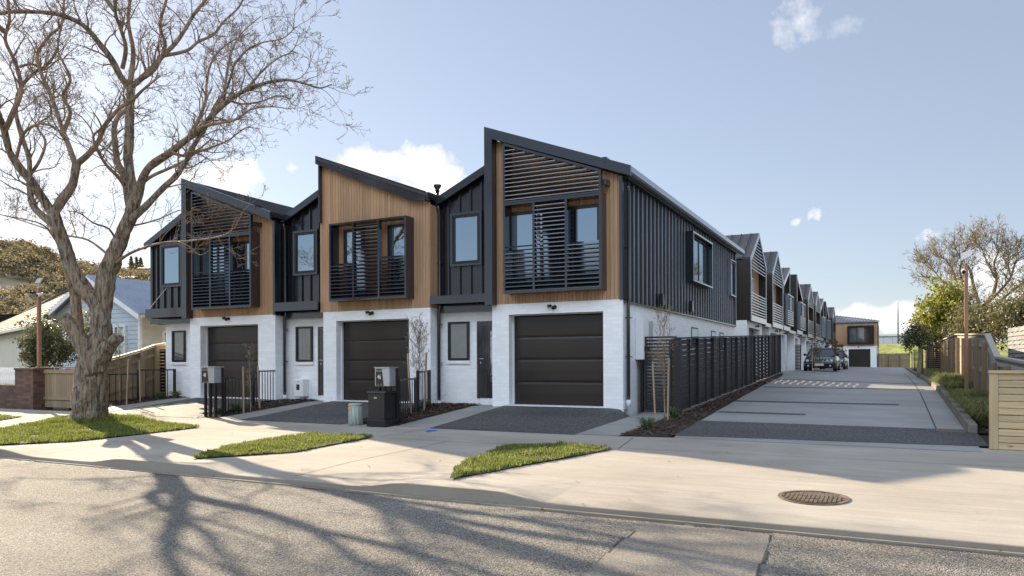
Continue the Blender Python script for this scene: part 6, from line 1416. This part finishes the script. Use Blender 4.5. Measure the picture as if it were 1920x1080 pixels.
# ------------------------------------------------------------------ parked cars
def loft(b, rings, close=True):
    n = len(rings[0]); o = len(b.v); vs = [p for r in rings for p in r]; fs = []
    for i in range(len(rings)-1):
        for k in range(n): fs.append((i*n+k, i*n+(k+1) % n, (i+1)*n+(k+1) % n, (i+1)*n+k))
    fs.append(tuple(range(n-1, -1, -1))); fs.append(tuple((len(rings)-1)*n+k for k in range(n))); b.add(vs, fs)
def make_car(loc):
    T = thing('parked_car', 'black saloon car parked facing the street beside the lane garages', 'car', loc, 'cars parked in the lane')
    x, y0, z0 = loc
    def ring(y, hw, zb_, zt_, crown=.03, tuck=.06):
        pts = [(-hw+tuck, zb_), (-hw, zb_+.18), (-hw-.01, zb_+(zt_-zb_)*.55), (-hw+.03, zt_-.07), (-hw+.14, zt_), (-hw*.5, zt_+crown), (0, zt_+crown*1.3)]
        pts = pts+[(-a, c) for a, c in pts[-2::-1]]
        return [(x+a, y0+y, z0+c) for a, c in pts]
    b = MB(); loft(b, [ring(0, .62, .28, .56), ring(.06, .76, .22, .64), ring(.25, .86, .18, .70), ring(.8, .90, .17, .82, .04), ring(1.35, .91, .17, .90, .04), ring(2.4, .915, .17, .93, .0), ring(3.6, .91, .18, .95, .0), ring(4.2, .89, .2, .95, .03), ring(4.65, .84, .24, .9, .03), ring(4.82, .74, .3, .8)])
    body = b.build('body', 'car_paint', T, True, label='glossy black car body')
    def cab(y, hw, z): return [(x-hw, y0+y, z0+z), (x-hw*.5, y0+y-.02, z0+z+.015), (x+hw*.5, y0+y-.02, z0+z+.015), (x+hw, y0+y, z0+z)]
    g = MB(); R_ = [[(x+s*a, y0+y, z0+z) for s, a, y, z in q] for q in ([(-1, .80, 1.25, .92), (1, .80, 1.25, .92), (1, .80, 4.15, .94), (-1, .80, 4.15, .94)], [(-1, .60, 2.05, 1.38), (1, .60, 2.05, 1.38), (1, .60, 3.45, 1.38), (-1, .60, 3.45, 1.38)])]
    loft(g, R_); g.build('windscreen_and_windows', 'car_glass', T)
    r = MB(); r.add([(x+s*a, y0+y, z0+z) for s, a, y, z in [(-1, .62, 1.98, 1.375), (1, .62, 1.98, 1.375), (1, .62, 3.52, 1.375), (-1, .62, 3.52, 1.375), (-1, .52, 2.2, 1.43), (1, .52, 2.2, 1.43), (1, .52, 3.3, 1.43), (-1, .52, 3.3, 1.43)]], [(0, 3, 2, 1), (4, 5, 6, 7), (0, 1, 5, 4), (1, 2, 6, 5), (2, 3, 7, 6), (3, 0, 4, 7)])
    for s in (-1, 1): r.bar((x+s*.80, y0+1.22, z0+.92), (x+s*.61, y0+2.03, z0+1.385), .06); r.bar((x+s*.80, y0+4.2, z0+.94), (x+s*.61, y0+3.47, z0+1.385), .07); r.bar((x+s*.815, y0+2.75, z0+.93), (x+s*.615, y0+2.75, z0+1.385), .06)
    r.build('roof', 'car_paint', T)
    for s in (-1, 1):
        for yy in (.85, 3.75):
            w = MB(); w.tube([(x+s*.72, y0+yy, z0+.32), (x+s*.74, y0+yy, z0+.32), (x+s*.91, y0+yy, z0+.32), (x+s*.925, y0+yy, z0+.32)], [.28, .32, .32, .29], 22); k = w.build('wheel', 'rubber', T, True)
            MB().tube([(x+s*.926, y0+yy, z0+.32), (x+s*.935, y0+yy, z0+.32)], [.21, .18], 16).build('rim', 'chrome', k)
        h = MB(); 
        for hx, rr in ((.66, .105), (.44, .085)): h.tube([(x+s*hx, y0+.14, z0+.62), (x+s*hx, y0+.02, z0+.60)], [rr, rr*.9], 14)
        h.build('headlight', 'lamp_lens', T, True)
        MB().tube([(x+s*.60, y0+.05, z0+.33), (x+s*.60, y0-.0, z0+.33)], [.06, .06], 10).build('fog_light', 'lamp_lens', T)
        m = MB(); m.box(x+s*.86, x+s*1.02, y0+1.5, y0+1.62, z0+.94, z0+1.07); m.build('wing_mirror', 'car_paint', T, bevel=.03)
    g = MB(); g.add([(x-.27, y0-.02, z0+.66), (x+.27, y0-.02, z0+.66), (x+.2, y0-.03, z0+.48), (x-.2, y0-.03, z0+.48), (x-.27, y0+.1, z0+.66), (x+.27, y0+.1, z0+.66), (x+.2, y0+.1, z0+.48), (x-.2, y0+.1, z0+.48)], [(3, 2, 1, 0), (4, 5, 6, 7), (0, 1, 5, 4), (1, 2, 6, 5), (2, 3, 7, 6), (3, 0, 4, 7)]); gr = g.build('grille', 'chrome', T); s_ = MB()
    for k in range(5): z = z0+.51+k*.03; s_.box(x-.2, x+.2, y0-.036, y0-.031, z, z+.016)
    s_.build('grille_slats', 'black', gr)
    MB().box(x-.26, x+.26, y0-.035, y0-.005, z0+.33, z0+.44).build('number_plate', 'plate', T); MB().box(x-.8, x+.8, y0-.02, y0+.02, z0+.45, z0+.465).build('bumper_trim', 'chrome', T)
    return T
zc_ = lambda x, y: G(x, y)+.006
car = make_car((-3.85, 47.6, zc_(-3.85, 47.6)))
c2 = copy_tree(car); cx2 = float(onY(1585, 680, 60.5)[0])-.93; c2.location = (cx2, 60.5, zc_(cx2, 60.5)); c2['label'] = 'dark car almost hidden behind the parked black saloon'
sb2 = MB(); foliage(sb2, onY(1578, 672, 66), (.5, .5, .9), 40, 14, .16); T = thing('lane_shrub', 'small dark shrub beside the hidden car near the end house', 'bush', (*onY(1578, 672, 66)[:2], -.65)); sb2.build('crown', 'bush_leaf', T)
sb3 = MB(); foliage(sb3, onY(1560, 655, 80), (.9, .7, 1.1), 50, 14, .2); T = thing('lane_shrub', 'bare brownish shrub against the white wall behind the parked black saloon', 'bush', (*onY(1560, 655, 80)[:2], -.65)); sb3.build('crown', 'brown_leaf', T)
